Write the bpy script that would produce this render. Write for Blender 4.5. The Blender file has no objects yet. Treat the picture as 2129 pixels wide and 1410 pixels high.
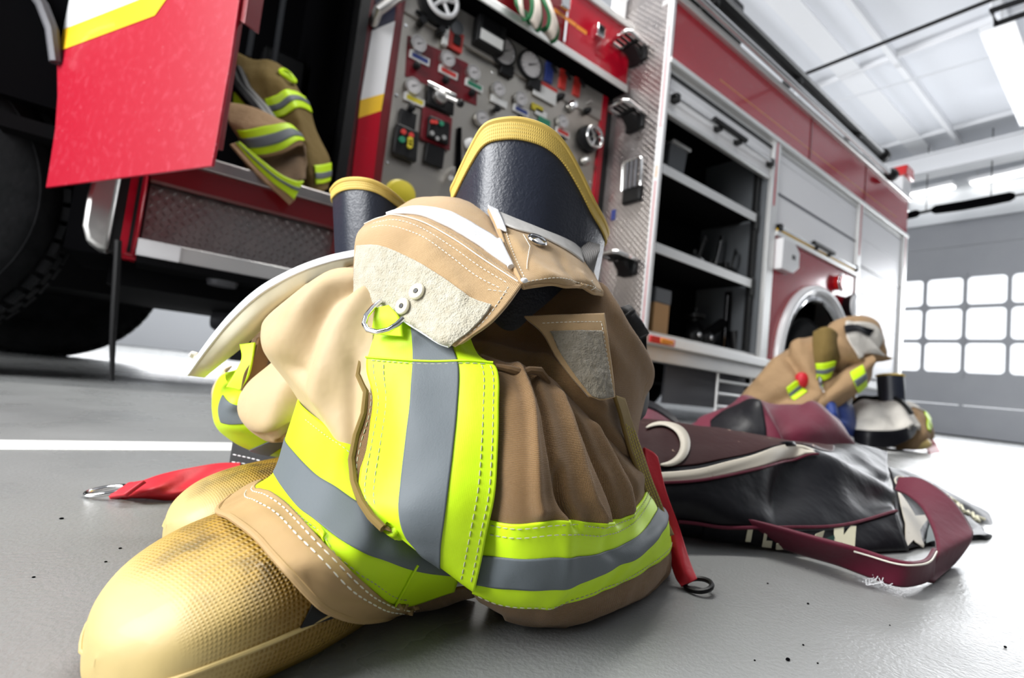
import bpy, bmesh, math, random
import numpy as np
from mathutils import Vector, Matrix, noise
random.seed(7)
sc = bpy.context.scene
COL = sc.collection
PI = math.pi
# ------------------------------------------------------------------ camera
F, CX, CY, H = 1025.0, 1064.5, 705.0, 0.18        # focal length in px of a 2129x1410 frame, lens height
_dx = np.array([2495 - CX, 945 - CY, F]); _dx /= np.linalg.norm(_dx)      # along the truck
_dy = np.array([330 - CX, 705 - CY, F]); _dy -= _dx * (_dx @ _dy); _dy /= np.linalg.norm(_dy)
_dz = np.cross(_dx, _dy)
if _dz[1] > 0: _dz = -_dz
RM = np.array([_dx, _dy, _dz])
CAMP = np.array([0, 0, H])
cam_data = bpy.data.cameras.new('camera'); cam = bpy.data.objects.new('camera', cam_data); COL.objects.link(cam)
cam_data.sensor_width = 36; cam_data.lens = F / 2129 * 36; cam_data.clip_start = .02; cam_data.clip_end = 200
_rot = Matrix([RM @ np.array([1, 0, 0]), RM @ np.array([0, -1, 0]), RM @ np.array([0, 0, -1])]).transposed()
cam.matrix_world = Matrix.Translation((0, 0, H)) @ _rot.to_4x4()
cam_data.dof.use_dof = True; cam_data.dof.focus_distance = .36; cam_data.dof.aperture_fstop = 6.3
sc.camera = cam

def ray(x, y): return RM @ np.array([x - CX, y - CY, F])
def at(x, y, d): return CAMP + ray(x, y) * (d / F)                # a point seen at x, y and d metres deep
def onX(x, y, X): r = ray(x, y); return CAMP + r * (X / r[0])
def onY(x, y, Y): r = ray(x, y); return CAMP + r * (Y / r[1])
def onZ(x, y, Z=0.): r = ray(x, y); return CAMP + r * ((Z - H) / r[2])

# ------------------------------------------------------------------ light
sc.view_settings.view_transform = 'Standard'; sc.view_settings.look = 'None'
sc.view_settings.gamma = 1; sc.view_settings.exposure = 0.12; sc.view_settings.use_curve_mapping = False
w = bpy.data.worlds.new('daylight'); sc.world = w; w.use_nodes = True
w.node_tree.nodes['Background'].inputs[0].default_value = (.93, .96, 1, 1)
w.node_tree.nodes['Background'].inputs[1].default_value = 1.7
def area(name, loc, target, sx, sy, power, col=(1, 1, 1)):
    d = bpy.data.lights.new(name, 'AREA'); d.shape = 'RECTANGLE'; d.size = sx; d.size_y = sy; d.energy = power; d.color = col
    o = bpy.data.objects.new(name, d); COL.objects.link(o); o.location = loc
    o.rotation_euler = (Vector(target) - Vector(loc)).to_track_quat('-Z', 'Y').to_euler(); return o
area('open_bay_daylight', (-3.6, 1.0, 2.3), (.3, .5, .25), 2.6, 3.0, 400, (.98, .99, 1))
area('window_daylight', (12.6, 1.4, 2.3), (2, .2, .2), 5, 2.2, 300, (.95, .97, 1))
area('far_floor_fill', (1.5, 9.5, 3.2), (1.5, 4.5, 0), 6, 3, 800, (.97, .98, 1))  # added fill brightening the floor beyond the truck; the wall there has no opening
area('ceiling_lamp_row', (1.3, 2.0, 5.2), (.7, .2, 0), 3.2, .5, 230, (1, .98, .94))

# ------------------------------------------------------------------ materials
MATS = {}
def mat(name, col, rough=.6, metal=0., col2=None, nscale=20, bump=None, weave=None, sheen=0., coat=0., spec=.5, emit=None, spots=None, coord='Object', gloss_var=None, wrinkle=None, mask=None):
    m = bpy.data.materials.new(name); m.use_nodes = True; N = m.node_tree.nodes; L = m.node_tree.links
    b = N['Principled BSDF']; b.inputs['Base Color'].default_value = (*col, 1); b.inputs['Roughness'].default_value = rough
    b.inputs['Metallic'].default_value = metal; b.inputs['Specular IOR Level'].default_value = spec
    if sheen: b.inputs['Sheen Weight'].default_value = sheen; b.inputs['Sheen Roughness'].default_value = .4
    if coat: b.inputs['Coat Weight'].default_value = coat; b.inputs['Coat Roughness'].default_value = .04
    if emit: b.inputs['Emission Color'].default_value = (*emit[0], 1); b.inputs['Emission Strength'].default_value = emit[1]
    tc = N.new('ShaderNodeTexCoord'); last = None; ccol = None
    def nz(scale, detail=3, rough_=.55, co=coord):
        n = N.new('ShaderNodeTexNoise'); n.inputs['Scale'].default_value = scale; n.inputs['Detail'].default_value = detail
        n.inputs['Roughness'].default_value = rough_; L.new(tc.outputs[co], n.inputs['Vector']); return n.outputs['Fac']
    def mix(f, a, c):
        x = N.new('ShaderNodeMix'); x.data_type = 'RGBA'; L.new(f, x.inputs['Factor'])
        for s, i in ((a, 6), (c, 7)):
            if isinstance(s, tuple): x.inputs[i].default_value = (*s, 1)
            else: L.new(s, x.inputs[i])
        return x.outputs[2]
    def ramp(f, a, c):
        x = N.new('ShaderNodeMapRange'); L.new(f, x.inputs[0]); x.inputs[1].default_value = a; x.inputs[2].default_value = c; return x.outputs[0]
    if col2: ccol = mix(ramp(nz(nscale, 4), .35, .65), col, col2)
    if spots:
        for (sc_, lo, hi, scol) in spots: ccol = mix(ramp(nz(sc_, 5, .6), lo, hi), ccol if ccol is not None else col, scol)
    if weave:
        per, st, dist = weave[:3]; s = 2 * PI / (20 * per); fs = []
        for ax in ('X', 'Y'):
            wv = N.new('ShaderNodeTexWave'); wv.wave_type = 'BANDS'; wv.bands_direction = ax; wv.inputs['Scale'].default_value = s
            wv.inputs['Distortion'].default_value = .6; wv.inputs['Detail'].default_value = 1; wv.inputs['Detail Scale'].default_value = .3
            L.new(tc.outputs['UV'], wv.inputs['Vector']); fs.append(wv.outputs['Fac'])
        mm = N.new('ShaderNodeMath'); mm.operation = 'MULTIPLY'; L.new(fs[0], mm.inputs[0]); L.new(fs[1], mm.inputs[1]); h = mm.outputs[0]
        if mask:
            sx = N.new('ShaderNodeSeparateXYZ'); L.new(tc.outputs['UV'], sx.inputs[0]); ad = N.new('ShaderNodeMath'); ad.operation = 'MULTIPLY_ADD'; L.new(nz(22, 4), ad.inputs[0]); ad.inputs[1].default_value = mask[2]; L.new(sx.outputs[1], ad.inputs[2])
            mk = ramp(ad.outputs[0], mask[0], mask[1]); m2 = N.new('ShaderNodeMath'); m2.operation = 'MULTIPLY'; L.new(h, m2.inputs[0]); L.new(mk, m2.inputs[1]); h = m2.outputs[0]; ccol = mix(mk, mask[3], ccol if ccol is not None else col)
        bp = N.new('ShaderNodeBump'); bp.inputs['Strength'].default_value = st; bp.inputs['Distance'].default_value = dist
        L.new(h, bp.inputs['Height']); last = bp.outputs[0]
        if len(weave) > 3: ccol = mix(h, ccol if ccol is not None else col, weave[3])
    for bb in (bump, wrinkle):
        if not bb: continue
        bp = N.new('ShaderNodeBump'); bp.inputs['Strength'].default_value = bb[1]; bp.inputs['Distance'].default_value = bb[2]
        L.new(nz(bb[0], 3), bp.inputs['Height'])
        if last is not None: L.new(last, bp.inputs['Normal'])
        last = bp.outputs[0]
    if gloss_var:
        mr = N.new('ShaderNodeMapRange'); L.new(nz(gloss_var[0], 4), mr.inputs[0]); mr.inputs[1].default_value = .3; mr.inputs[2].default_value = .7
        mr.inputs[3].default_value = gloss_var[1]; mr.inputs[4].default_value = gloss_var[2]; L.new(mr.outputs[0], b.inputs['Roughness'])
    if ccol is not None: L.new(ccol, b.inputs['Base Color'])
    if last is not None: L.new(last, b.inputs['Normal'])
    MATS[name] = m; return m

M_floor = mat('floor_epoxy', (.245, .25, .247), .3, bump=(260, .5, .0012), wrinkle=(35, .25, .002), col2=(.222, .227, .225), nscale=3, gloss_var=(6, .2, .42), spots=[(60, .70, .76, (.2, .2, .19))])
M_stripe = mat('floor_white_paint', (.8, .8, .78), .4, bump=(260, .5, .001))
M_ceil = mat('ceiling_white', (.86, .88, .92), .6)
M_rib = mat('ceiling_rib_white', (.94, .95, .97), .5)
M_wall = mat('wall_white', (.82, .84, .87), .6)
M_nearwall = mat('wall_grey_block', (.10, .10, .105), .8)
M_gdoor = mat('door_grey_panel', (.33, .34, .36), .5, col2=(.30, .31, .335), nscale=1)
M_red = mat('truck_red_paint', (.42, .004, .018), .14, coat=.25, spec=.4, spots=[(9, .62, .8, (.47, .03, .05))])
M_reddusty = mat('truck_red_paint_dusty', (.37, .004, .02), .32, coat=.12, spots=[(40, .52, .8, (.43, .035, .06)), (150, .67, .74, (.60, .24, .27))])
M_dkred = mat('dark_red_paint', (.17, .004, .008), .3, coat=.3)
M_white = mat('truck_white_paint', (.80, .80, .81), .25, coat=.4)
M_yellow = mat('truck_yellow_stripe', (.86, .52, .02), .3, coat=.3)
M_navy = mat('truck_navy_stripe', (.015, .016, .04), .3)
M_alu = mat('brushed_aluminium', (.58, .57, .55), .34, 1., gloss_var=(8, .28, .45), bump=(300, .1, .0005))
M_alulight = mat('satin_aluminium_trim', (.74, .74, .73), .42, .75)
M_steel = mat('pump_panel_steel', (.50, .47, .42), .36, 1., gloss_var=(3, .26, .5))
M_panelgrey = mat('grey_instrument_panel', (.42, .40, .37), .45, .5)
M_chrome = mat('chrome', (.80, .80, .80), .08, 1.)
M_plate = mat('diamond_plate', (.42, .39, .38), .32, 1., gloss_var=(14, .26, .46))
M_black = mat('black_plastic', (.006, .006, .0065), .42, spec=.3)
M_blackm = mat('matt_black', (.002, .002, .0025), .95, spec=.03)
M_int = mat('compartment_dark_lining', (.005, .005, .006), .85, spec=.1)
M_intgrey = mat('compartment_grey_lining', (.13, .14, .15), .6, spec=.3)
M_tire = mat('tyre_rubber', (.005, .0055, .006), .85, bump=(60, .4, .004), col2=(.010, .010, .011), nscale=12, spec=.1)
M_under = mat('undercarriage_black', (.003, .003, .0035), .9, spec=.06)
M_undergrey = mat('undercarriage_grey', (.09, .09, .10), .5, .3)
M_rolldoor = mat('roller_door_white', (.90, .90, .92), .35)
M_dial = mat('gauge_dial_white', (.52, .50, .50), .35, coat=.8)
M_amber = mat('amber_lens', (.75, .25, .02), .2, coat=.5)
M_redlens = mat('red_lens', (.6, .01, .01), .2, coat=.5)
M_lblue = mat('label_blue', (.03, .05, .22), .4); M_lred = mat('label_red', (.6, .04, .03), .4); M_lgreen = mat('label_green', (.02, .22, .12), .4)
M_lyellow = mat('label_yellow', (.62, .52, .03), .4); M_lwhite = mat('label_white', (.74, .74, .72), .4); M_panred = mat('panel_dark_red', (.16, .006, .012), .4)
M_glass = mat('window_glass_frost', (.9, .95, 1), .2)
M_lamp = mat('lamp_tube', (1, 1, 1), .4, emit=((1, 1, .96), 3.5))
M_card = mat('cardboard', (.52, .30, .13), .8)
M_skinned = mat('hose_white_jacket', (.70, .62, .54), .8, bump=(400, .4, .001))
M_hosegreen = mat('hose_green_stripe', (.01, .13, .04), .7)
# cloth and rubber of the gear
M_tan = mat('tan_twill', (.46, .30, .145), .82, weave=(.0011, .5, .0006, (.53, .37, .20)), sheen=.25, wrinkle=(55, .28, .004), col2=(.42, .265, .12), nscale=24)
M_tanlight = mat('tan_coated_lining', (.55, .41, .23), .62, wrinkle=(28, .25, .006), col2=(.52, .38, .205), nscale=10, sheen=.1)
M_cuff = mat('tan_cuff_cloth', (.44, .29, .13), .7, weave=(.0009, .25, .0004), wrinkle=(40, .25, .004), col2=(.40, .255, .11), nscale=18)
M_brown = mat('brown_canvas', (.225, .118, .038), .88, weave=(.0010, .8, .0008, (.36, .235, .12)), sheen=.2, wrinkle=(45, .3, .005), col2=(.19, .098, .03), nscale=16)
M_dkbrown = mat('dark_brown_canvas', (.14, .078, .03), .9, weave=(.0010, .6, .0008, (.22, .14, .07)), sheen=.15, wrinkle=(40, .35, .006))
M_olive = mat('olive_binding', (.20, .13, .03), .85, weave=(.0011, .6, .0006))
M_lime = mat('fluorescent_lime_tape', (.58, .86, .012), .5, weave=(.0012, .12, .0003), wrinkle=(30, .16, .004), spec=.3)
M_silver = mat('silver_reflective_tape', (.125, .145, .158), .6, bump=(900, .3, .0004), wrinkle=(30, .12, .004), spec=.35)
M_velcro = mat('pale_fuzzy_loop_patch', (.58, .545, .44), .95, bump=(700, .9, .0016), sheen=.5, col2=(.50, .455, .345), nscale=120, wrinkle=(260, .4, .0012))
M_velgrey = mat('grey_fuzzy_loop_patch', (.27, .24, .185), .95, bump=(700, .9, .0016), sheen=.4, col2=(.215, .185, .135), nscale=110)
M_thread = mat('pale_thread', (.80, .76, .66), .7)
M_dkthread = mat('grey_thread', (.42, .42, .30), .7)
M_ylthread = mat('yellow_thread', (.62, .55, .04), .7)
M_webwhite = mat('white_webbing', (.82, .82, .84), .7, weave=(.0012, .4, .0005), wrinkle=(60, .3, .003))
M_cream = mat('cream_liner_cloth', (.72, .67, .50), .75, weave=(.001, .25, .0005), wrinkle=(40, .2, .004))
M_lining = mat('grey_satin_lining', (.62, .60, .57), .35, wrinkle=(50, .3, .004))
M_rubber = mat('black_boot_rubber', (.010, .014, .028), .40, bump=(420, .4, .0010), spec=.75, wrinkle=(150, .2, .002))
M_bootyellow = mat('yellow_boot_textured_rubber', (.40, .235, .022), .5, weave=(.0023, 1., .0009, (.27, .145, .010)), spots=[(26, .49, .62, (.09, .058, .016)), (9, .46, .60, (.25, .145, .02))], coat=.06, mask=(.10, .155, .06, (.57, .43, .17)), bump=(150, .15, .001))  # toe end paler: worn smooth, with its bright highlight also put into the colour
M_toecap = mat('yellow_boot_smooth_rubber', (.30, .19, .03), .5)
M_rim = mat('yellow_boot_rim_webbing', (.66, .46, .10), .6, weave=(.0026, .5, .0008, (.60, .41, .08)))
M_pull = mat('grey_mesh_webbing', (.30, .29, .28), .7, weave=(.0016, 1., .0015, (.10, .09, .085)), spec=.2)
M_redstrap = mat('red_leather_strap', (.52, .008, .02), .55, bump=(300, .3, .0008), wrinkle=(30, .2, .004))
M_blackweb = mat('black_webbing', (.010, .010, .011), .7, weave=(.0014, .5, .0006))
M_maroon = mat('maroon_nylon', (.105, .006, .022), .6, weave=(.0013, .3, .0006), wrinkle=(22, .3, .008), sheen=.1, spec=.3)
M_maroonvinyl = mat('dark_maroon_vinyl', (.034, .008, .008), .55, spots=[(46, .665, .70, (.62, .45, .34))], wrinkle=(25, .3, .006), spec=.15)
M_blackvinyl = mat('black_vinyl', (.004, .004, .006), .42, wrinkle=(16, .3, .010), spec=.2)
M_creamvinyl = mat('cream_vinyl', (.62, .57, .47), .5, spots=[(50, .62, .72, (.40, .34, .26))])
M_letter = mat('cream_lettering', (.66, .63, .46), .6)
M_greenink = mat('dark_green_print', (.008, .04, .03), .5)
M_bluecloth = mat('blue_nylon', (.015, .04, .20), .6, wrinkle=(14, .4, .02))
M_jacket = mat('tan_jacket_cloth', (.34, .215, .11), .85, wrinkle=(14, .5, .02), bump=(200, .4, .002))
M_oldjacket = mat('olive_brown_jacket_cloth', (.16, .105, .025), .9, wrinkle=(14, .5, .02))
M_whitecloth = mat('off_white_cloth', (.60, .57, .52), .8, wrinkle=(12, .5, .02))

# ------------------------------------------------------------------ object helpers
def _link(o): COL.objects.link(o); return o
def root(name, label, cat, loc=(0, 0, 0), group=None):
    o = _link(bpy.data.objects.new(name, None)); o.location = loc; o.empty_display_size = .05
    o['label'] = label; o['category'] = cat
    if group: o['group'] = group
    return o
def tag(o, label, cat, group=None):
    o['label'] = label; o['category'] = cat
    if group: o['group'] = group
    return o
def origin_of(p):
    v = Vector((0, 0, 0))
    while p is not None: v = v + p.location; p = p.parent
    return np.array(v)
def mesh_obj(name, verts, faces, m, parent=None, uv=None, smooth=True, sharp=None, kind=None, loc=None):
    verts = np.asarray(verts, float)
    o0 = origin_of(parent) if parent is not None else (np.asarray(loc, float) if loc is not None else np.zeros(3))
    me = bpy.data.meshes.new(name); me.from_pydata((verts - o0).tolist(), [], [list(map(int, f)) for f in faces])
    if smooth: me.polygons.foreach_set('use_smooth', [True] * len(me.polygons))
    if uv is not None:
        ul = me.uv_layers.new(name='UVMap'); idx = np.empty(len(me.loops), int); me.loops.foreach_get('vertex_index', idx)
        ul.data.foreach_set('uv', np.asarray(uv)[idx].ravel())
    me.validate(); me.update()
    if sharp is not None:
        try: me.set_sharp_from_angle(angle=math.radians(sharp))
        except Exception: pass
    me.materials.append(m); o = _link(bpy.data.objects.new(name, me)); o.parent = parent
    if parent is None and loc is not None: o.location = loc
    if kind: o['kind'] = kind
    return o
class MB:
    def __init__(s): s.v = []; s.f = []
    def add(s, vs, fs): n = len(s.v); s.v += [tuple(map(float, p)) for p in vs]; s.f += [tuple(n + i for i in f) for f in fs]; return s
    def box(s, x0, x1, y0, y1, z0, z1):
        return s.add([(x, y, z) for x in (x0, x1) for y in (y0, y1) for z in (z0, z1)],
                     [(0, 1, 3, 2), (4, 6, 7, 5), (0, 4, 5, 1), (2, 3, 7, 6), (0, 2, 6, 4), (1, 5, 7, 3)])
    def prism(s, pts, vec):
        pts = [np.array(p, float) for p in pts]; vec = np.array(vec, float); n = len(pts)
        nn = np.zeros(3)
        for i in range(n): nn += np.cross(pts[i], pts[(i + 1) % n])
        if nn @ vec > 0: pts = pts[::-1]
        return s.add(pts + [p + vec for p in pts], [tuple(range(n))] + [tuple(range(2 * n - 1, n - 1, -1))] + [((i + 1) % n, i, n + i, n + (i + 1) % n) for i in range(n)])
    def tube(s, path, r, n=10, closed=False, cap=True):
        P = [np.array(p, float) for p in path]; m = len(P); rr = r if hasattr(r, '__len__') else [r] * m; vs = []; prev = None
        for i in range(m):
            if closed: t = P[(i + 1) % m] - P[i - 1]
            else: t = P[min(i + 1, m - 1)] - P[max(i - 1, 0)]
            t = t / (np.linalg.norm(t) + 1e-12)
            if prev is None: a = np.cross(t, (0, 0, 1)); a = a if np.linalg.norm(a) > .05 else np.cross(t, (1, 0, 0))
            else: a = prev - t * (prev @ t)
            a = a / np.linalg.norm(a); prev = a; b = np.cross(t, a)
            for k in range(n): q = 2 * PI * k / n; vs.append(P[i] + rr[i] * (math.cos(q) * a + math.sin(q) * b))
        fs = []
        for i in range(m if closed else m - 1):
            j = (i + 1) % m
            for k in range(n): fs.append((i * n + k, i * n + (k + 1) % n, j * n + (k + 1) % n, j * n + k))
        if cap and not closed: fs += [tuple(range(n - 1, -1, -1)), tuple((m - 1) * n + k for k in range(n))]
        return s.add(vs, fs)
    def cyl(s, p0, p1, r, n=24, r1=None): return s.tube([p0, p1], [r, r if r1 is None else r1], n)
    def ring(s, c, nrm, R, r, n=32, m=10):
        c = np.array(c, float); nrm = np.array(nrm, float); nrm /= np.linalg.norm(nrm); a = np.cross(nrm, (0, 0, 1))
        if np.linalg.norm(a) < .05: a = np.cross(nrm, (1, 0, 0))
        a /= np.linalg.norm(a); b = np.cross(nrm, a)
        return s.tube([c + R * (math.cos(2 * PI * i / n) * a + math.sin(2 * PI * i / n) * b) for i in range(n)], r, m, closed=True)
    def lathe(s, c, ax, prof, n=40):          # prof: (distance along ax, radius)
        c = np.array(c, float); ax = np.array(ax, float); ax /= np.linalg.norm(ax); a = np.cross(ax, (0, 0, 1))
        if np.linalg.norm(a) < .05: a = np.cross(ax, (1, 0, 0))
        a /= np.linalg.norm(a); b = np.cross(ax, a); vs = []; fs = []
        for (h, r) in prof:
            for k in range(n): q = 2 * PI * k / n; vs.append(c + ax * h + r * (math.cos(q) * a + math.sin(q) * b))
        for i in range(len(prof) - 1):
            for k in range(n): fs.append((i * n + k, i * n + (k + 1) % n, (i + 1) * n + (k + 1) % n, (i + 1) * n + k))
        fs += [tuple(range(n - 1, -1, -1)), tuple((len(prof) - 1) * n + k for k in range(n))]
        return s.add(vs, fs)
    def blob(s, c, r, n=14, m=9, R=None):
        vs = []; fs = []; c = np.array(c, float); R = np.eye(3) if R is None else R
        for i in range(m + 1):
            th = PI * (i + 1e-3) / (m + 2e-3)
            for k in range(n): q = 2 * PI * k / n; vs.append(c + R @ np.array([r[0] * math.sin(th) * math.cos(q), r[1] * math.sin(th) * math.sin(q), r[2] * math.cos(th)]))
        for i in range(m):
            for k in range(n): fs.append((i * n + k, (i + 1) * n + k, (i + 1) * n + (k + 1) % n, i * n + (k + 1) % n))
        return s.add(vs, fs)
    def build(s, name, m, parent=None, bevel=0, smooth=True, kind=None, loc=None):
        o = mesh_obj(name, s.v, s.f, m, parent, smooth=smooth, sharp=38, kind=kind, loc=loc)
        if bevel:
            b = o.modifiers.new('bevel', 'BEVEL'); b.width = bevel; b.segments = 2; b.limit_method = 'ANGLE'; b.angle_limit = math.radians(50)
        return o
def pyY(pts, Y): return [onY(x, y, Y) for x, y in pts]
def pyX(pts, X): return [onX(x, y, X) for x, y in pts]

# smooth sheets through a grid of control points
def crw(t, n, closed=False):
    t = np.asarray(t, float); W = np.zeros((len(t), n)); m = n if closed else n - 1
    x = np.clip(t, 0, 1) * m; i = np.minimum(x.astype(int), m - 1); f = x - i
    w4 = np.stack([-.5 * f + f**2 - .5 * f**3, 1 - 2.5 * f**2 + 1.5 * f**3, .5 * f + 2 * f**2 - 1.5 * f**3, -.5 * f**2 + .5 * f**3], 1)
    for k in range(4):
        j = i + k - 1
        if closed: np.add.at(W, (np.arange(len(t)), j % n), w4[:, k])
        else:
            lo = j < 0; hi = j > n - 1; ok = ~(lo | hi); r = np.arange(len(t))
            np.add.at(W, (r[ok], j[ok]), w4[ok, k])
            if lo.any(): W[r[lo], 0] += 2 * w4[lo, k]; W[r[lo], 1] -= w4[lo, k]
            if hi.any(): W[r[hi], n - 1] += 2 * w4[hi, k]; W[r[hi], n - 2] -= w4[hi, k]
    return W
class Surf:
    def __init__(s, rows, closed=False, world=False, disp=None, toward=None, out=None):
        s.P = np.array([[p if world else at(*p) for p in r] for r in rows], float); s.closed = closed; s.disp = disp
        s.toward = CAMP if toward is None else np.array(toward, float); s.out = out; s.flip = None
        Pu = np.linalg.norm(np.diff(s.P, axis=1), axis=2).sum(1).mean(); Pv = np.linalg.norm(np.diff(s.P, axis=0), axis=2).sum(0).mean()
        s.lu, s.lv = Pu, Pv
        U, V = np.linspace(.3, .6, 5), np.linspace(.3, .6, 5); P = s.base(U, V); n = s._n(P); c = P.reshape(-1, 3).mean(0)
        d = (s.toward - c) if s.out is None else (c - np.array(s.out, float)); s.flip = -1. if (n.reshape(-1, 3).mean(0) @ d) < 0 else 1.
    def base(s, U, V):
        return np.einsum('vr,uc,rck->vuk', crw(V, s.P.shape[0]), crw(U, s.P.shape[1], s.closed), s.P)
    def _n(s, P):
        du = np.gradient(P, axis=1); dv = np.gradient(P, axis=0); n = np.cross(du, dv); return n / (np.linalg.norm(n, axis=2, keepdims=True) + 1e-12)
    def ev(s, U, V, off=0.):
        U = np.asarray(U, float); V = np.asarray(V, float); e = 1e-3
        P = s.base(U, V); n = s.norm(U, V)
        d = off
        if s.disp is not None:
            uu, vv = np.meshgrid(U, V); d = d + s.disp(uu, vv, P)
        return P + n * (d[..., None] if hasattr(d, 'shape') and np.ndim(d) else d)
    def norm(s, U, V):
        e = 1e-3; du = s.base(np.clip(U + e, 0, 1), V) - s.base(np.clip(U - e, 0, 1), V); dv = s.base(U, np.clip(V + e, 0, 1)) - s.base(U, np.clip(V - e, 0, 1))
        n = np.cross(du, dv); n = n / (np.linalg.norm(n, axis=2, keepdims=True) + 1e-12); return n * s.flip
    def pt(s, u, v, off=0.): return s.ev([u], [v], off)[0, 0]
    def pts(s, uv, off=0.): return np.array([s.pt(u, v, off) for u, v in uv])
    def nrm(s, u, v): return s.norm(np.array([u]), np.array([v]))[0, 0]
    def build(s, name, m, parent=None, nu=40, nv=40, u=(0, 1), v=(0, 1), off=0., th=.0015, loc=None, grain=0, gs=60, edge=None):
        cl = s.closed and u == (0, 1)
        U = np.linspace(u[0], u[1], nu, endpoint=not cl); V = np.linspace(v[0], v[1], nv); P = s.ev(U, V, off)
        if grain:
            N_ = s.norm(U, V)
            for a in range(nv):
                for b in range(nu): P[a, b] += N_[a, b] * grain * noise.noise(Vector(P[a, b]) * gs)
        nu2 = nu if cl else nu - 1; fs = []
        for a in range(nv - 1):
            for b in range(nu2):
                q = (a * nu + b, a * nu + (b + 1) % nu, (a + 1) * nu + (b + 1) % nu, (a + 1) * nu + b)
                fs.append(q if s.flip > 0 else q[::-1])
        uu, vv = np.meshgrid(U * s.lu, V * s.lv); o = mesh_obj(name, P.reshape(-1, 3), fs, m, parent, uv=np.stack([uu, vv], 2).reshape(-1, 2), loc=loc)
        if th:
            sm = o.modifiers.new('solid', 'SOLIDIFY'); sm.thickness = th; sm.offset = -1
        return o
def uvline(a, b, n=60): return [(a[0] + (b[0] - a[0]) * i / (n - 1), a[1] + (b[1] - a[1]) * i / (n - 1)) for i in range(n)]
def polyuv(pts, n=30):
    out = []
    for i in range(len(pts) - 1): out += uvline(pts[i], pts[i + 1], n)[(1 if i else 0):]
    return out
def stitches(surf_lines, m, parent, dash=.0032, gap=.0016, r=.00042, off=.0006, name='stitching'):
    mb = MB()
    for S, uv, o_ in surf_lines:
        P = S.pts(uv, o_ + off * .3); L = np.concatenate([[0], np.cumsum(np.linalg.norm(np.diff(P, axis=0), axis=1))]); s = gap
        while s + dash < L[-1]:
            q = [np.array([np.interp(s + t * dash, L, P[:, k]) for k in range(3)]) for t in (0, .5, 1)]
            mb.tube(q, [r * .6, r, r * .6], 6); s += dash + gap
    return mb.build(name, m, parent)
def ridges(lst, su=1., sv=1.):
    # each ridge: (u0, v0, u1, v1, width, amplitude) in metres across the sheet of size su x sv
    def f(u, v, P):
        d = np.zeros_like(u); x = u * su; y = v * sv
        for (u0, v0, u1, v1, w_, a) in lst:
            ax, ay, bx, by = u0 * su, v0 * sv, u1 * su, v1 * sv; dx, dy = bx - ax, by - ay; L2 = dx * dx + dy * dy
            t = ((x - ax) * dx + (y - ay) * dy) / L2; tc = np.clip(t, 0, 1)
            dd = np.hypot(x - ax - tc * dx, y - ay - tc * dy); d = d + a * np.exp(-(dd / w_) ** 2)
        return d
    return f
def strip(left, right, m, name, parent=None, nu=12, nv=50, th=.002, off=0, grain=0, world=False):
    S = Surf([[a, tuple((np.array(a) + np.array(b)) / 2), b] for a, b in zip(left, right)], world=world)
    return S, S.build(name, m, parent, nu=nu, nv=nv, th=th, off=off, grain=grain)
# ------------------------------------------------------------------ the engine bay
MB().box(-9, 13.2, -5, 12, -.12, 0).build('floor', M_floor, kind='structure')
a0, a1, b0, b1 = onZ(-400, 905), onZ(900, 928), onZ(-400, 935), onZ(900, 955)
MB().prism([(-2.5, 1.065, 0), (7.5, 1.065, 0), (7.5, .985, 0), (-2.5, .985, 0)], (0, 0, .0012)).build('trim_1', M_stripe, kind='structure')
MB().box(-9, 13.2, -5, 12, 5.75, 5.9).build('ceiling', M_ceil, kind='structure')
XW = 12.9
wall = MB()
wall.box(XW, XW + .25, -5, 12, 4.40, 5.75).box(XW, XW + .25, 5.32, 12, 0, 4.4).box(XW, XW + .25, -5, -.62, 0, 4.4)
wall.build('wall_far', M_wall, kind='structure')
MB().box(-9, 13.2, -5.2, -5, 0, 5.75).build('wall_near', M_nearwall, kind='structure')
MB().box(-9, 13.2, 12, 12.2, 0, 5.75).build('wall_left', M_wall, kind='structure')
MB().box(-9.2, -9, -5, -.4, 0, 5.75).box(-9.2, -9, -.4, 5.2, 4.6, 5.75).box(-9.2, -9, 5.2, 12, 0, 5.75).build('wall_front', M_nearwall, kind='structure')
# sectional door with three rows of rounded windows
door = MB()
def rrect(y0, y1, z0, z1, r, n=5):
    p = []
    for (cy, cz, q) in ((y1 - r, z1 - r, 0), (y0 + r, z1 - r, 90), (y0 + r, z0 + r, 180), (y1 - r, z0 + r, 270)):
        for i in range(n + 1): t = math.radians(q + 90 * i / n); p.append((cy + r * math.cos(t), cz + r * math.sin(t)))
    return p
panes = MB(); DX = XW + .06
ys = [-.44 + .64 * k for k in range(10)]; zs = [(1.235, 1.905), (1.905, 2.61), (2.61, 3.25)]
for (z0, z1) in zs:
    for k in range(9):
        y0, y1 = ys[k], ys[k + 1]; inner = rrect(y0 + .03, y1 - .03, z0 + .035, z1 - .035, .085); n = len(inner)
        def onrect(p):
            cy, cz = (y0 + y1) / 2, (z0 + z1) / 2; dy, dz = p[0] - cy, p[1] - cz; s = min((y1 - y0) / 2 / max(abs(dy), 1e-9), (z1 - z0) / 2 / max(abs(dz), 1e-9)); return (cy + dy * s, cz + dz * s)
        outer = [onrect(p) for p in inner]
        for i, c in enumerate(((y1, z1), (y0, z1), (y0, z0), (y1, z0))): outer[i * 6 + 2] = c
        vs = []
        for x in (DX, DX + .05): vs += [(x, *p) for p in inner] + [(x, *p) for p in outer]
        fs = []
        for i in range(n):
            j = (i + 1) % n; fs += [(i, n + i, n + j, j), (2 * n + i, 2 * n + j, 3 * n + j, 3 * n + i), (i, j, 2 * n + j, 2 * n + i)]
        door.add(vs, fs); panes.prism([(DX + .03, *p) for p in inner], (.006, 0, 0))
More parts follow.
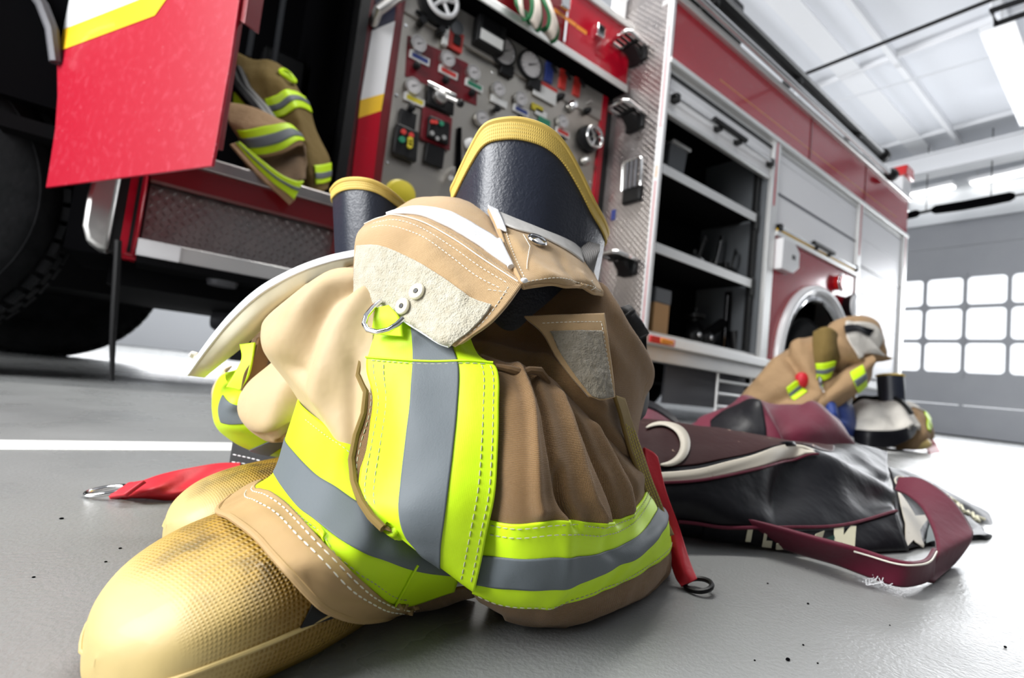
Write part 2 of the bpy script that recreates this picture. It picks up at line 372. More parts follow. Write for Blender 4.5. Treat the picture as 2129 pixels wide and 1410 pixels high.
for z0, z1 in ((0, .62), (.63, 1.235), (3.25, 3.86), (3.87, 4.40)): door.box(DX, DX + .05, ys[0], ys[-1], z0, z1)
door.box(DX - .02, DX + .07, ys[0], ys[-1], .015, .05); door.box(DX, DX + .05, ys[-1], ys[-1] + .02, 0, 4.4).box(DX, DX + .05, ys[0] - .2, ys[0], 0, 4.4)
for yy in (ys[2], ys[5], ys[8]):
    for zz in (.625, 1.235, 1.905, 2.61, 3.25): door.box(DX - .014, DX, yy - .03, yy + .03, zz - .05, zz + .05)
dr = door.build('door_1', M_gdoor, kind='structure')
N = M_glass.node_tree.nodes; L = M_glass.node_tree.links; tr = N.new('ShaderNodeBsdfTransparent'); mx = N.new('ShaderNodeMixShader'); mx.inputs[0].default_value = .12
L.new(tr.outputs[0], mx.inputs[1]); L.new(N['Principled BSDF'].outputs[0], mx.inputs[2]); L.new(mx.outputs[0], N['Material Output'].inputs[0])
panes.build('glass', M_glass, dr)
MB().box(DX - .05, DX + .1, ys[0], ys[-1], 0, .03).build('weather_strip', M_black, dr)
# ceiling ribs, joists, pipes and lamps
rib = MB()
for y in np.arange(-4.6, 11, 1.22): rib.box(-9, XW, y - .035, y + .035, 5.62, 5.75)
for y in np.arange(-4.0, 11, 2.44): rib.box(-9, XW, y - .16, y + .16, 5.69, 5.75)
for x in np.arange(-6, 12, 2.9): rib.box(x - .02, x + .02, -5, 12, 5.67, 5.75)
rib.build('trim_2', M_rib, kind='structure')
MB().box(XW - 1.1, XW - .82, -5, 12, 5.15, 5.45).box(XW - 1.16, XW - .76, -5, 12, 5.11, 5.15).box(XW - 1.16, XW - .76, -5, 12, 5.45, 5.49).build('trim_3', M_rib, kind='structure')
def pipe(name, p, q, z, r, m, label, cat):
    a, b = onZ(*p, z), onZ(*q, z); d = (b - a); return tag(MB().cyl(a - d * .15, b + d * .6, r, 12).build(name, m), label, cat)
pipe('overhead_cable', (1671, 155), (2060, 0), 4.6, .022, M_black, 'taut black cable crossing below the white ceiling', 'cable')
pipe('ceiling_pipe', (1760, 205), (2129, 98), 5.45, .016, M_wall, 'thin pale pipe hung under the ceiling behind the black cable', 'pipe')
def lamp(p, q, z, wd, label):
    a, b = onZ(*p, z), onZ(*q, z); c = (a + b) / 2; d = b - a; ln = np.linalg.norm(d) / 2; d /= np.linalg.norm(d); s = np.array([-d[1], d[0], 0])
    t = root('fluorescent_lamp', label, 'ceiling lamp', tuple(c), 'lamps under the ceiling')
    def slab(m, name, w0, w1, z0, z1, par, k=1.0):
        pts = [c + d * ln * k * i + s * wd * w0 * j + np.array([0, 0, z0]) for i, j in ((-1, -1), (1, -1), (1, 1), (-1, 1))]; return MB().prism(pts, (0, 0, z1 - z0)).build(name, m, par)
    slab(M_rib, 'housing', 1, 1, .03, .10, t)
    for k in (-.45, .45):
        MB().cyl(c - d * ln * .96 + s * wd * k, c + d * ln * .96 + s * wd * k, .022, 10).build('tube', M_lamp, t)
    for e in (-1, 1): pp = c + d * ln * .8 * e + np.array([0, 0, .1]); MB().cyl(pp, pp + np.array([0, 0, 5.72 - pp[2]]), .008, 8).build('hanger', M_alulight, t)
    return t
lamp((2072, 60), (2150, 260), 5.1, .16, 'long white lamp running away under the ceiling at the right edge of the photo')
lamp((1893, 408), (1985, 388), 5.05, .14, 'white lamp beside the rear of the truck, just above the grey bay door')
lamp((2018, 384), (2160, 352), 5.05, .14, 'white lamp above the grey bay door, right of the one nearest the truck')
# dark bracket of the door opener rail at the upper right
a = onZ(2062, 22, 4.9); t = root('door_rail_bracket', 'black steel frame hanging from the ceiling in the top right corner', 'bracket', tuple(a))
b = onZ(2150, -8, 4.9); c_ = onZ(2070, 50, 4.9); d_ = onZ(2150, 22, 4.9)
MB().tube([a, b, d_, c_], .035, 8, closed=True).build('frame', M_black, t)
for p in (a, b): MB().cyl(p, p + np.array([0, 0, 5.74 - p[2]]), .018, 8).build('hanger', M_rib, t)
# black pipe-lagged hose hung over the door
XH = 11.9
t = root('hanging_hose', 'black hose slung level between hooks in front of the door header', 'hose', tuple(onX(2000, 428, XH)))
MB().tube([onX(*p, XH) for p in ((1938, 437), (1945, 436), (2000, 428), (2060, 417), (2100, 409), (2110, 407))], [.05, .085, .09, .09, .085, .05], 14).build('sleeve', M_blackm, t)
MB().tube([onX(*p, XH) for p in ((1872, 452), (1880, 450), (1905, 444), (1912, 442))], [.04, .075, .075, .04], 14).build('sleeve', M_blackm, t)
MB().tube([onX(*p, XH) for p in ((1905, 444), (1925, 440), (1942, 436))], .03, 10).build('coupling', M_black, t)
MB().tube([onX(*p, XH) for p in ((2108, 407), (2140, 402))], .022, 8).build('cord', M_black, t)
for px in ((1925, 440), (2060, 417)):
    p = onX(*px, XH); MB().cyl(p, (p[0], p[1], 5.74), .008, 6).build('hook_wire', M_black, t)

# ------------------------------------------------------------------ the fire truck
YB, YP, XC = 2.15, 2.66, 2.59
T = root('fire_truck', 'red and white fire engine with an open rear cab door and pump panel', 'fire truck', (2.5, 3.3, 0))
def tp(mb, name, m, bevel=0, parent=None, smooth=True): return mb.build(name, m, parent or T, bevel, smooth)
# --- rear body: carcass with three bays
ZT, ZB = 2.93, .52
body = MB()
body.box(2.60, 7.4, 2.16, 4.5, 2.42, ZT)                              # over the bays
body.box(2.60, 7.4, 2.80, 4.5, ZB, 2.42)                              # behind the bays
body.box(4.05, 4.17, 2.16, 2.8, ZB, 2.42).box(5.90, 6.00, 2.16, 2.8, .9, 2.42).box(7.3, 7.4, 2.16, 2.8, ZB, 2.42)
body.box(5.94, 7.4, 2.2, 2.8, ZB, 2.42)
tp(body, 'body_shell', M_alulight)
tp(MB().box(2.595, 7.38, 2.145, 2.16, 2.50, ZT), 'upper_side_panel', M_red)
tp(MB().box(2.59, 7.40, 2.125, 2.16, 2.465, 2.505), 'drip_rail', M_alulight, .004)
tp(MB().box(2.585, 7.40, 2.11, 2.25, ZT, ZT + .05), 'roof_rail', M_alulight, .008)
tp(MB().box(2.6, 7.4, 2.2, 4.5, ZT, ZT + .02), 'roof_deck', M_alu)
tp(MB().box(4.70, 4.72, 2.138, 2.146, 2.5, ZT).box(6.02, 6.03, 2.138, 2.146, 2.5, ZT), 'panel_seam', M_dkred)
# faint orange reflection on the red band, laid on as a thin strip
tp(MB().box(3.2, 7.0, 2.1435, 2.1455, 2.62, 2.628), 'band_reflection', M_amber)
# bay 1 (open): liner, shelves, rolled door
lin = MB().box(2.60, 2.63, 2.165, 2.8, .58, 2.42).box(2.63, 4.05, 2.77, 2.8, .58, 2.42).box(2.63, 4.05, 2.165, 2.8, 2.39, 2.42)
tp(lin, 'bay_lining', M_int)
tp(MB().box(4.03, 4.052, 2.17, 2.8, .58, 2.42), 'bay_side_wall', M_intgrey)
tp(MB().box(2.63, 4.05, 2.17, 2.8, .56, .60), 'bay_floor', M_alu)
for zz, yo in ((1.716, 2.19), (1.150, 2.19)):
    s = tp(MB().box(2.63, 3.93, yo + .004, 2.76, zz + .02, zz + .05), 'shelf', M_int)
    tp(MB().box(2.63, 3.93, yo - .004, yo + .004, zz, zz + .07), 'shelf_lip', M_alulight, .002, s)
    tp(MB().box(3.93, 3.97, yo, yo + .04, zz - .06, zz + .10), 'shelf_bracket', M_black, .003, s)
tp(MB().box(3.935, 3.965, 2.2, 2.235, .62, 2.3), 'shelf_track', M_black)
def roller(name, x0, x1, z0, z1, pitch, m=M_rolldoor):
    mb = MB(); z = z0
    while z < z1 - 1e-6: mb.box(x0, x1, 2.162, 2.185, z + .003, min(z + pitch, z1)); z += pitch
    return tp(mb, name, m, .002)
r1 = roller('roller_door', 2.63, 4.04, 2.13, 2.40, .045)
def handle(par, x0, x1, z, y=2.155):
    o = tp(MB().tube([(x0, y - .028, z), (x1, y - .028, z)], .014, 12), 'lift_bar', M_chrome, 0, par)
    mb = MB()
    for x in (x0, (x0 + x1) / 2 - .14, (x0 + x1) / 2 + .14, x1 - .02): mb.box(x, x + .05, y - .045, y + .012, z - .03, z + .03)
    tp(mb, 'lift_bar_bracket', M_black, .006, par)
    tp(MB().tube([((x0 + x1) / 2 - .22, y - .05, z + .012), ((x0 + x1) / 2 + .22, y - .05, z + .012)], .021, 10), 'hand_grip', M_black, 0, par)
handle(r1, 2.66, 4.0, 2.245)
tp(MB().box(2.60, 4.06, 2.152, 2.172, 2.395, 2.42).box(2.60, 2.63, 2.152, 2.172, .56, 2.42), 'door_gasket', M_black)
tp(MB().box(2.63, 4.04, 2.150, 2.19, 2.118, 2.150), 'door_bottom_rail', M_alulight, .004)
# posts between the bays
for x0, x1 in ((4.05, 4.17), (5.90, 6.00), (7.28, 7.40)):
    p = tp(MB().box(x0, x1, 2.135, 2.165, .56, 2.47), 'corner_post', M_alulight, .006)
    tp(MB().box((x0 + x1) / 2 - .012, (x0 + x1) / 2 + .004, 2.132, 2.137, 1.9, 2.46), 'post_pin_stripe', M_red, 0, p)
# bay 2 closed above the wheel, bay 3 closed behind it
r2 = roller('roller_door', 4.19, 5.89, 1.74, 2.41, .30); handle(r2, 4.2, 5.86, 1.735)
tp(MB().box(4.19, 5.89, 2.158, 2.165, 2.035, 2.055), 'door_seam', M_navy, 0, r2)
tp(MB().box(4.17, 5.9, 2.12, 2.2, 1.655, 1.695), 'wheel_bay_rail', M_alulight, .004)
tp(MB().box(4.19, 5.89, 2.13, 2.165, 1.70, 1.722), 'warning_strip', M_yellow)
r3 = roller('roller_door', 6.02, 7.27, .62, 2.41, .30)
tp(MB().box(6.02, 7.27, 2.158, 2.165, 1.80, 1.83), 'door_seam', M_navy, 0, r3)
# red fender panel with the arch cut out
WX, WZ, WR = 5.08, .60, .74
pan = []
nA = 40
arc = [(WX + WR * math.cos(PI - PI * i / nA), WZ + WR * math.sin(PI - PI * i / nA)) for i in range(nA + 1)]
vs = []; fs = []
for (x, z) in arc: vs += [(x, 2.15, z), (x, 2.15, 1.66), (x, 2.2, z), (x, 2.2, 1.66)]
for i in range(nA): a = 4 * i; fs += [(a, a + 1, a + 5, a + 4), (a + 2, a + 6, a + 7, a + 3), (a, a + 4, a + 6, a + 2)]
fen = MB().add(vs, fs).box(4.17, WX - WR, 2.15, 2.2, .55, 1.66).box(WX + WR, 5.95, 2.15, 2.2, .55, 1.66)
tp(fen, 'fender_panel', M_red)
tp(MB().tube([(x, 2.135, z) for x, z in arc], .045, 10), 'wheel_arch_trim', M_white)
tp(MB().tube([(WX + (WR - .075) * math.cos(PI - PI * i / nA), 2.15, WZ + (WR - .075) * math.sin(PI - PI * i / nA)) for i in range(nA + 1)], .035, 8), 'wheel_arch_lip', M_chrome)
tp(MB().box(4.3, 5.85, 2.5, 2.8, .3, 1.36), 'wheel_well', M_blackm)
def wheel(c, R, wd, name, hubm):
    x, y, z = c
    prof = [(0, R * .52), (.012, R * .60), (.0, R * .72), (-.01, R * .86), (.012, R * .95), (.05, R * .995), (.08, R), (wd - .08, R), (wd - .04, R * .99), (wd, R * .9), (wd, R * .5)]
    w_ = tp(MB().lathe((x, y, z), (0, 1, 0), prof, 72), name, M_tire)
    tr_ = MB()
    for k in range(56):
        q = 2 * PI * k / 56; rr = R + .004
        for (y0, y1, sh) in ((.03, wd * .30, 0), (wd * .36, wd * .64, .5), (wd * .70, wd - .03, 0)):
            q2 = q + sh * 2 * PI / 56; e = np.array([math.cos(q2), 0, math.sin(q2)]); tt = np.array([-math.sin(q2), 0, math.cos(q2)])
            cc = np.array([x, y, z]) + e * (R - .006)
            tr_.prism([cc + tt * s1 * .024 + np.array([0, yy, 0]) for s1, yy in ((-1, y0), (1, y0), (1, y1), (-1, y1))], e * .02)
    tp(tr_, 'tread_blocks', M_tire, 0, w_)
    rb = MB()
    for rr in (.66, .70, .78, .82, .90): rb.ring((x, y + .002, z), (0, 1, 0), R * rr, .006, 64, 6)
    tp(rb, 'sidewall_ribs', M_tire, 0, w_)
    hub = tp(MB().lathe((x, y + .03, z), (0, -1, 0), [(-.05, R * .54), (.02, R * .53), (.02, R * .47), (-.09, R * .44), (-.10, R * .26), (.03, R * .22), (.04, R * .12), (.04, .001)], 40), 'hub', hubm, 0, w_)
    nb = MB()
    for k in range(10): q = 2 * PI * k / 10; nb.cyl((x + R * .34 * math.cos(q), y + .12, z + R * .34 * math.sin(q)), (x + R * .34 * math.cos(q), y + .07, z + R * .34 * math.sin(q)), .016, 6)
    tp(nb, 'wheel_nuts', M_chrome, 0, w_); return w_
wheel((WX, 2.20, .53), .53, .30, 'rear_wheel', M_white)
wheel((-.90, 2.27, .575), .575, .30, 'front_wheel', M_alu)
wheel((-.62, 4.15, .575), .575, .30, 'front_wheel', M_alu); wheel((WX, 4.15, .53), .53, .30, 'rear_wheel', M_alu)
# fittings of the fender panel
bx = tp(MB().prism([(4.19, 2.15, 1.36), (4.19, 2.15, 1.63), (4.40, 2.15, 1.63), (4.50, 2.15, 1.56), (4.50, 2.15, 1.43), (4.40, 2.15, 1.36)], (0, -.075, 0)), 'outlet_box', M_white, .006)
tp(MB().box(4.36, 4.42, 2.072, 2.078, 1.48, 1.52), 'latch', M_black, .002, bx)
rl = tp(MB().cyl((5.47, 2.15, 1.50), (5.47, 2.08, 1.50), .075, 24), 'marker_lamp', M_redlens); tp(MB().ring((5.47, 2.10, 1.50), (0, 1, 0), .082, .012), 'lamp_bezel', M_chrome, 0, rl)
wl = tp(MB().lathe((5.72, 2.15, 1.30), (0, -1, 0), [(0, .10), (.05, .12), (.08, .135), (.085, .12), (.085, .001)], 32), 'scene_lamp', M_black); tp(MB().lathe((5.72, 2.068, 1.30), (0, -1, 0), [(0, .122), (.012, .12), (.02, .08), (.024, .001)], 32), 'lamp_lens', M_white, 0, wl)
# sill, marker lights and what hangs below it
tp(MB().box(2.56, 4.33, 2.11, 2.2, .505, .575), 'side_sill', M_alulight, .008)
tp(MB().box(2.58, 4.33, 2.16, 2.24, .40, .505), 'sill_skirt', M_alu, .006)
tp(MB().box(2.60, 2.86, 2.098, 2.115, .515, .562), 'side_marker_frame', M_redlens, .004)
tp(MB().box(2.70, 2.84, 2.09, 2.112, .52, .558), 'side_marker', M_amber, .008)
tp(MB().box(3.05, 4.15, 2.3, 2.32, .12, .42), 'undercarriage_plate', M_undergrey)
st = MB()
for zz in (.14, .24, .34): st.tube([(3.6, 2.22, zz), (4.1, 2.22, zz)], .012, 8)
for xx in (3.6, 4.1): st.tube([(xx, 2.22, .1), (xx, 2.22, .45)], .012, 8)
tp(st, 'folded_ladder', M_alulight)
tp(MB().box(2.7, 7.3, 2.7, 3.3, .28, .5), 'chassis_rail', M_under); tp(MB().box(-1.6, 7.3, 3.3, 4.1, .38, .62), 'chassis_frame', M_under)
tp(MB().tube([(2.2, 2.9, .33), (3.2, 2.9, .33)], .13, 20), 'air_tank', M_under); tp(MB().tube([(.9, 3.4, .35), (2.1, 3.4, .35)], .10, 16), 'exhaust_pipe', M_undergrey)
# roof gear
tb = MB(); tb.tube([(2.45, 2.07, 3.13), (6.2, 2.07, 3.10)], .046, 14)
rp = tp(tb, 'suction_tube', M_black); tp(MB().tube([(2.7, 2.022, 3.115), (6.1, 2.022, 3.085)], .014, 8), 'tube_highlight', M_chrome, 0, rp)  # thin chrome rod stands in for the highlight along the tube
tp(MB().lathe((6.18, 2.07, 3.10), (1, 0, 0), [(0, .05), (.03, .075), (.09, .075), (.10, .04), (.14, .04)], 24), 'tube_coupling', M_black, 0, rp)
tp(MB().tube([(2.45, 2.075, 3.012), (6.5, 2.075, 2.99)], .030, 12), 'pike_pole', M_chrome)
tp(MB().lathe((6.48, 2.075, 2.99), (1, 0, 0), [(0, .045), (.05, .07), (.12, .065), (.14, .03)], 20), 'pole_head', M_black)
for x in (2.9, 4.2, 5.5): tp(MB().box(x, x + .06, 2.03, 2.30, 3.03, 3.07).box(x, x + .06, 2.22, 2.28, ZT, 3.05), 'roof_bracket', M_black, .006)
tp(MB().box(2.65, 3.5, 2.17, 2.6, 3.06, 3.42), 'roof_box', M_black, .02)
bc = onY(1868, 372, 2.35); be = tp(MB().box(bc[0] - .14, bc[0] + .14, 2.25, 2.45, ZT + .02, bc[2] - .02), 'beacon_base', M_white, .01)
tp(MB().prism([(bc[0] - .16, 2.22, bc[2] - .02), (bc[0] + .16, 2.22, bc[2] - .02), (bc[0] + .12, 2.22, bc[2] + .13), (bc[0] - .12, 2.22, bc[2] + .13)], (0, .24, 0)), 'beacon_lens', M_redlens, .015, be)
# --- front face of the rear body: diamond plate with folding steps
def plate_lozenges(orig, ea, eb, en, na, nb, pitch, ln=.011, wd=.0035, hh=.0022):
    mb = MB(); orig = np.array(orig, float); ea = np.array(ea, float); eb = np.array(eb, float); en = np.array(en, float)
    for i in range(na):
        for j in range(nb):
            s = 1 if (i + j) % 2 else -1; c = orig + ea * (i + .5) * pitch + eb * (j + .5) * pitch; u = (ea + s * eb) / math.sqrt(2); v = np.cross(en, u)
            mb.add([c - u * ln, c + v * wd, c + u * ln, c - v * wd, c - u * ln * .55 + en * hh, c + u * ln * .55 + en * hh], [(0, 3, 4), (0, 4, 1), (1, 4, 5, ), (1, 5, 2), (3, 2, 5), (3, 5, 4)])
    return mb
fw = tp(MB().box(XC, XC + .02, YB + .01, YP + .02, .42, 3.2), 'tread_plate_wall', M_plate)
tp(plate_lozenges((XC, YB + .02, .45), (0, 1, 0), (0, 0, 1), (-1, 0, 0), 24, 125, .021), 'raised_lozenges', M_plate, 0, fw, False)
ct = tp(MB().box(XC - .012, XC + .02, YB - .012, YB + .035, .42, 3.05), 'corner_trim', M_white, .003)
tp(MB().box(XC - .0135, XC - .011, YB + .004, YB + .013, .42, 1.62).box(XC - .0135, XC - .011, YB + .004, YB + .013, 2.0, 2.75), 'red_pin_stripe', M_red, 0, ct)
tp(MB().box(XC - .0135, XC - .011, YB + .004, YB + .013, 1.64, 1.73), 'amber_mark', M_amber, 0, ct)
tp(MB().box(XC - .006, XC, YB + .36, YB + .40, 1.42, 1.50), 'blue_sticker', MATS['label_blue'], 0, fw)
def fold_step(px, folded=False):
    c = onX(*px, XC); y, z = c[1], c[2]; m = tp(MB().box(XC - .03, XC, y - .085, y + .085, z - .10, z + .02), 'folding_step', M_black, .012)
    if not folded:
        fr = [(XC - .02, y - .085, z), (XC - .20, y - .085, z + .012), (XC - .225, y - .06, z + .014), (XC - .225, y + .06, z + .014), (XC - .20, y + .085, z + .012), (XC - .02, y + .085, z)]
        tp(MB().tube(fr, .014, 10), 'step_frame', M_chrome, 0, m)
        mb = MB()
        for k in (-.04, 0, .04): mb.tube([(XC - .03, y + k, z + .004), (XC - .215, y + k, z + .012)], .011, 8)
        mb.box(XC - .13, XC - .10, y - .08, y + .08, z - .012, z + .008); tp(mb, 'step_rungs', M_black, 0, m)
        tp(MB().prism([(XC - .01, y - .05, z - .02), (XC - .12, y - .05, z - .02), (XC - .01, y - .05, z - .11)], (0, .1, 0)), 'step_gusset', M_black, .004, m)
    else:
        tp(MB().tube([(XC - .03, y - .085, z), (XC - .045, y - .085, z + .19), (XC - .046, y - .06, z + .21), (XC - .046, y + .06, z + .21), (XC - .045, y + .085, z + .19), (XC - .03, y + .085, z)], .014, 10), 'step_frame', M_chrome, 0, m)
        mb = MB()
        for k in (-.04, 0, .04): mb.tube([(XC - .04, y + k, z), (XC - .046, y + k, z + .2)], .011, 8)
        tp(mb, 'step_rungs', M_undergrey, 0, m)
fold_step((1330, 108)); fold_step((1325, 246)); fold_step((1318, 395), True); fold_step((1308, 545))
# --- pump panel
pp = tp(MB().box(.85, 2.57, YP, YP + .05, .40, 2.62), 'pump_panel', M_steel)
z0 = onY(1050, 250, YP)
seam = [onY(838, 62, YP), onY(1255, 262, YP)]
SZ = 2.19
tp(MB().box(.86, 2.50, YP - .012, YP, SZ, 2.60), 'instrument_panel', M_panelgrey, .003, pp)
tp(MB().box(.84, .875, YP - .02, YP + .02, .40, 2.75), 'panel_edge_trim', M_dkred, .004, pp); tp(MB().box(2.475, 2.53, YP - .016, YP + .02, .40, 2.58), 'panel_edge_trim', M_red, .004, pp)
tp(MB().box(2.53, 2.59, YP - .01, YP + .03, .40, 2.6), 'panel_gasket', M_black, 0, pp)
tp(MB().prism([(p[0], YP, p[2]) for p in [onY(x, y, YP) for x, y in ((847, 74), (968, 130), (993, 152), (990, 220), (842, 158))]], (0, -.006, 0)), 'red_backing_plate', M_panred, .001, pp)
def P_(x, y): return onY(x, y, YP - .01)
def gauge(px, R, label=None, knob=True, m=M_dial, lz=-1.5, lw=1.45):
    c = P_(*px); g = tp(MB().lathe(c, (0, -1, 0), [(0, R * 1.12), (.022, R * 1.12), (.030, R * 1.06), (.030, R * .96), (.024, R * .94)], 32), 'gauge', M_black if m is M_dial and R > .05 else M_alu)
    tp(MB().lathe(c + np.array([0, -.0245, 0]), (0, -1, 0), [(0, R * .95), (.002, R * .94), (.0021, .0005)], 32), 'dial', m, 0, g)
    nd = MB(); e = np.array([math.cos(.5), 0, math.sin(.5)])
    nd.prism([c + np.array([0, -.028, 0]) + q for q in (e * R * .7, np.array([-e[2], 0, e[0]]) * R * .07 - e * R * .25, -np.array([-e[2], 0, e[0]]) * R * .07 - e * R * .25)], (0, -.001, 0))
    for k in range(11):
        q = math.radians(220 - 26 * k); u = np.array([math.cos(q), 0, math.sin(q)]); v = np.array([-u[2], 0, u[0]]); b = c + np.array([0, -.0268, 0])
        nd.prism([b + u * R * .88 + v * R * .02, b + u * R * .88 - v * R * .02, b + u * R * .72 - v * R * .02, b + u * R * .72 + v * R * .02], (0, -.0006, 0))
    tp(nd, 'needle', M_black, 0, g)
    if label is not None:
        lc = c + np.array([R * .55, 0, R * lz]); 
        tp(MB().box(lc[0] - R * lw, lc[0] + R * lw, YP - .016, YP - .008, lc[2] - R * .52, lc[2] + R * .52), 'label_plate', M_lwhite, .001, g)
        tp(MB().box(lc[0] - R * lw * .75, lc[0] + R * lw * .82, YP - .0175, YP - .016, lc[2] - R * .30, lc[2] + R * .30), 'label_strip', label, 0, g)
    if knob:
        kc = c + np.array([R * .15, 0, R * lz * 1.95]); k_ = tp(MB().lathe(kc, (0, -1, 0), [(0, R * .4), (.012, R * .36), (.018, R * .5), (.034, R * .48), (.038, R * .25), (.038, .0005)], 20), 'pull_knob', M_black, 0, g)
for px, lb in (((867, 95), M_lblue), ((927, 126), M_lred), ((981, 154), M_lgreen), ((856, 182), M_lyellow), ((1033, 188), M_lwhite), ((1079, 208), M_lblue), ((1166, 255), M_lred)): gauge(px, .044, lb)
gauge((998, 248), .044, None, False); gauge((1044, 110), .088, None, False); gauge((1099, 138), .088, None, False)
for px in ((1053, 143), (1110, 172)): c = P_(*px); tp(MB().box(c[0] - .05, c[0] + .05, YP - .03, YP - .005, c[2] - .05, c[2] + .03), 'gauge_bracket', M_black, .004, pp)
# screen box, handwheels, levers, boxes
c0, c1 = P_(983, 52), P_(1022, 106); sb = tp(MB().box(c0[0], c1[0] + .05, YP - .09, YP - .01, c1[2] - .04, c0[2] + .04), 'display_unit', M_black, .008, T)
tp(MB().box(c0[0] + .03, c1[0] + .01, YP - .094, YP - .09, c1[2] + .06, c0[2] + .03), 'screen', M_under, 0, sb); tp(MB().box(c0[0] + .02, c1[0] + .03, YP - .095, YP - .09, c1[2] - .025, c1[2] + .04), 'white_sticker', M_lwhite, 0, sb)
def handwheel(px, R, m, spokes, back):
    c = P_(*px); h = tp(MB().lathe(c, (0, -1, 0), [(0, R * 1.35), (.03, R * 1.3), (.05, R * .9), (.05, R * .2), (.08, R * .2), (.08, .0005)], 32), 'valve_handwheel', back)
    c2 = c + np.array([0, -.08, 0]); mb = MB().ring(c2, (0, 1, 0), R, R * .15, 40, 10)
    for k in range(spokes): q = 2 * PI * k / spokes + .3; mb.tube([c2, c2 + R * np.array([math.cos(q), 0, math.sin(q)])], R * .11, 8)
    mb.lathe(c2, (0, -1, 0), [(-.01, R * .28), (.02, R * .25), (.02, .0005)], 16); tp(mb, 'wheel_rim', m, 0, h)
handwheel((908, 14), .095, M_white, 5, M_black); handwheel((1221, 291), .075, M_chrome, 3, M_black)
for px in ((872, 42), (912, 62)):
    c = P_(*px); k = tp(MB().tube([c + np.array([-.035, -.02, .025]), c + np.array([.05, -.02, .02])], .012, 8), 'toggle_handle', M_black); tp(MB().cyl(c + np.array([.005, 0, -.02]), c + np.array([.005, -.05, -.02]), .022, 16), 'toggle_boss', M_black, 0, k)
c = P_(947, 60); g = tp(MB().lathe(c, (0, -1, 0), [(0, .045), (.02, .045), (.03, .03), (.03, .0005)], 24), 'intake_cap', M_intgrey); c = P_(945, 85)
k = tp(MB().box(c[0] - .045, c[0] + .055, YP - .02, YP - .008, c[2] - .06, c[2] + .06), 'switch_plate', M_lred, .002); tp(MB().box(c[0] - .015, c[0] + .035, YP - .034, YP - .02, c[2] - .03, c[2] + .03), 'rocker_switch', M_black, .004, k); tp(MB().box(c[0] - .085, c[0] - .05, YP - .035, YP - .008, c[2] - .07, c[2] + .05), 'switch_guard', M_lwhite, .004, k)
# throttle plate with crank
q = [onY(x, y, YP - .01) for x, y in ((888, 172), (943, 200), (940, 242), (886, 218))]
th = tp(MB().prism(q, (0, -.02, 0)), 'throttle_plate', M_black, .003); a, b = onY(888, 172, YP - .03), onY(946, 201, YP - .03)
tp(MB().tube([a, b], .017, 10), 'chrome_bar', M_chrome, 0, th); c = onY(914, 203, YP - .03); e = onY(957, 215, YP - .09)
tp(MB().lathe(c, (0, -1, 0), [(0, .045), (.03, .04), (.045, .02), (.045, .0005)], 24), 'crank_boss', M_alu, 0, th); tp(MB().tube([c + np.array([0, -.03, 0]), e], .010, 8), 'crank_arm', M_alulight, 0, th); tp(MB().blob(e, (.024, .024, .024)), 'crank_knob', M_black, 0, th)
# red plate with governor, indicator box, slot lever, small fittings
q = [onY(x, y, YP - .01) for x, y in ((879, 222), (939, 247), (934, 314), (873, 290))]; rp_ = tp(MB().prism(q, (0, -.01, 0)), 'governor_plate', M_panred, .002)
q = [onY(x, y, YP - .02) for x, y in ((888, 243), (931, 260), (928, 305), (884, 287))]; gv = tp(MB().prism(q, (0, -.035, 0)), 'governor', M_black, .008, rp_)
def dots(par, lst, Y):
    for (x, y, m, r) in lst: c = onY(x, y, Y); tp(MB().cyl(c, c + np.array([0, -.012, 0]), r, 12), 'indicator', m, 0, par)
dots(rp_, [(898, 254, M_lred, .012), (905, 255, M_lred, .012), (917, 258, M_lgreen, .014), (897, 278, M_alu, .014), (922, 287, M_alu, .014), (908, 289, M_alu, .012)], YP - .055)
q = [onY(x, y, YP - .01) for x, y in ((820, 259), (866, 279), (861, 341), (812, 322))]; ib = tp(MB().prism(q, (0, -.04, 0)), 'indicator_box', M_black, .008)
dots(ib, [(838, 275, M_lred, .015), (854, 282, M_lred, .015), (835, 291, M_lgreen, .018), (852, 291, M_lyellow, .016), (852, 298, M_lyellow, .016), (851, 304, M_lyellow, .016)], YP - .05)
for px, s in (((846, 250), .05), ((902, 325), .06)): c = P_(*px); tp(MB().box(c[0] - s, c[0] + s, YP - .03, YP, c[2] - s, c[2] + s), 'socket_box', M_black, .006)
q = [onY(x, y, YP - .005) for x, y in ((951, 266), (958, 266), (957, 388), (944, 388))]; sl = tp(MB().prism(q, (0, -.012, 0)), 'lever_slot', M_blackm); c = onY(938, 370, YP - .06); tp(MB().tube([c, c + np.array([.03, .05, .08])], .018, 10), 'lever', M_chrome, 0, sl)
for (x, y, m, w2, h2) in ((1139, 153, M_lblue, .035, .07), (1168, 167, M_lred, .03, .07), (1197, 182, M_lred, .03, .07)): c = P_(x, y); k = tp(MB().box(c[0] - w2, c[0] + w2, YP - .03, YP - .01, c[2] - h2, c[2] + h2), 'lever_guard', m, .004); tp(MB().tube([c + np.array([.01, -.03, .05]), c + np.array([.01, -.08, -.02])], .014, 8), 'small_lever', M_black, 0, k)
c = P_(1133, 192); k = tp(MB().box(c[0] - .10, c[0] + .10, YP - .018, YP - .01, c[2] - .06, c[2] + .06), 'instruction_plate', M_lwhite, .001); tp(MB().box(c[0] - .10, c[0] + .10, YP - .0195, YP - .018, c[2] + .035, c[2] + .06), 'plate_header', M_lred, 0, k)
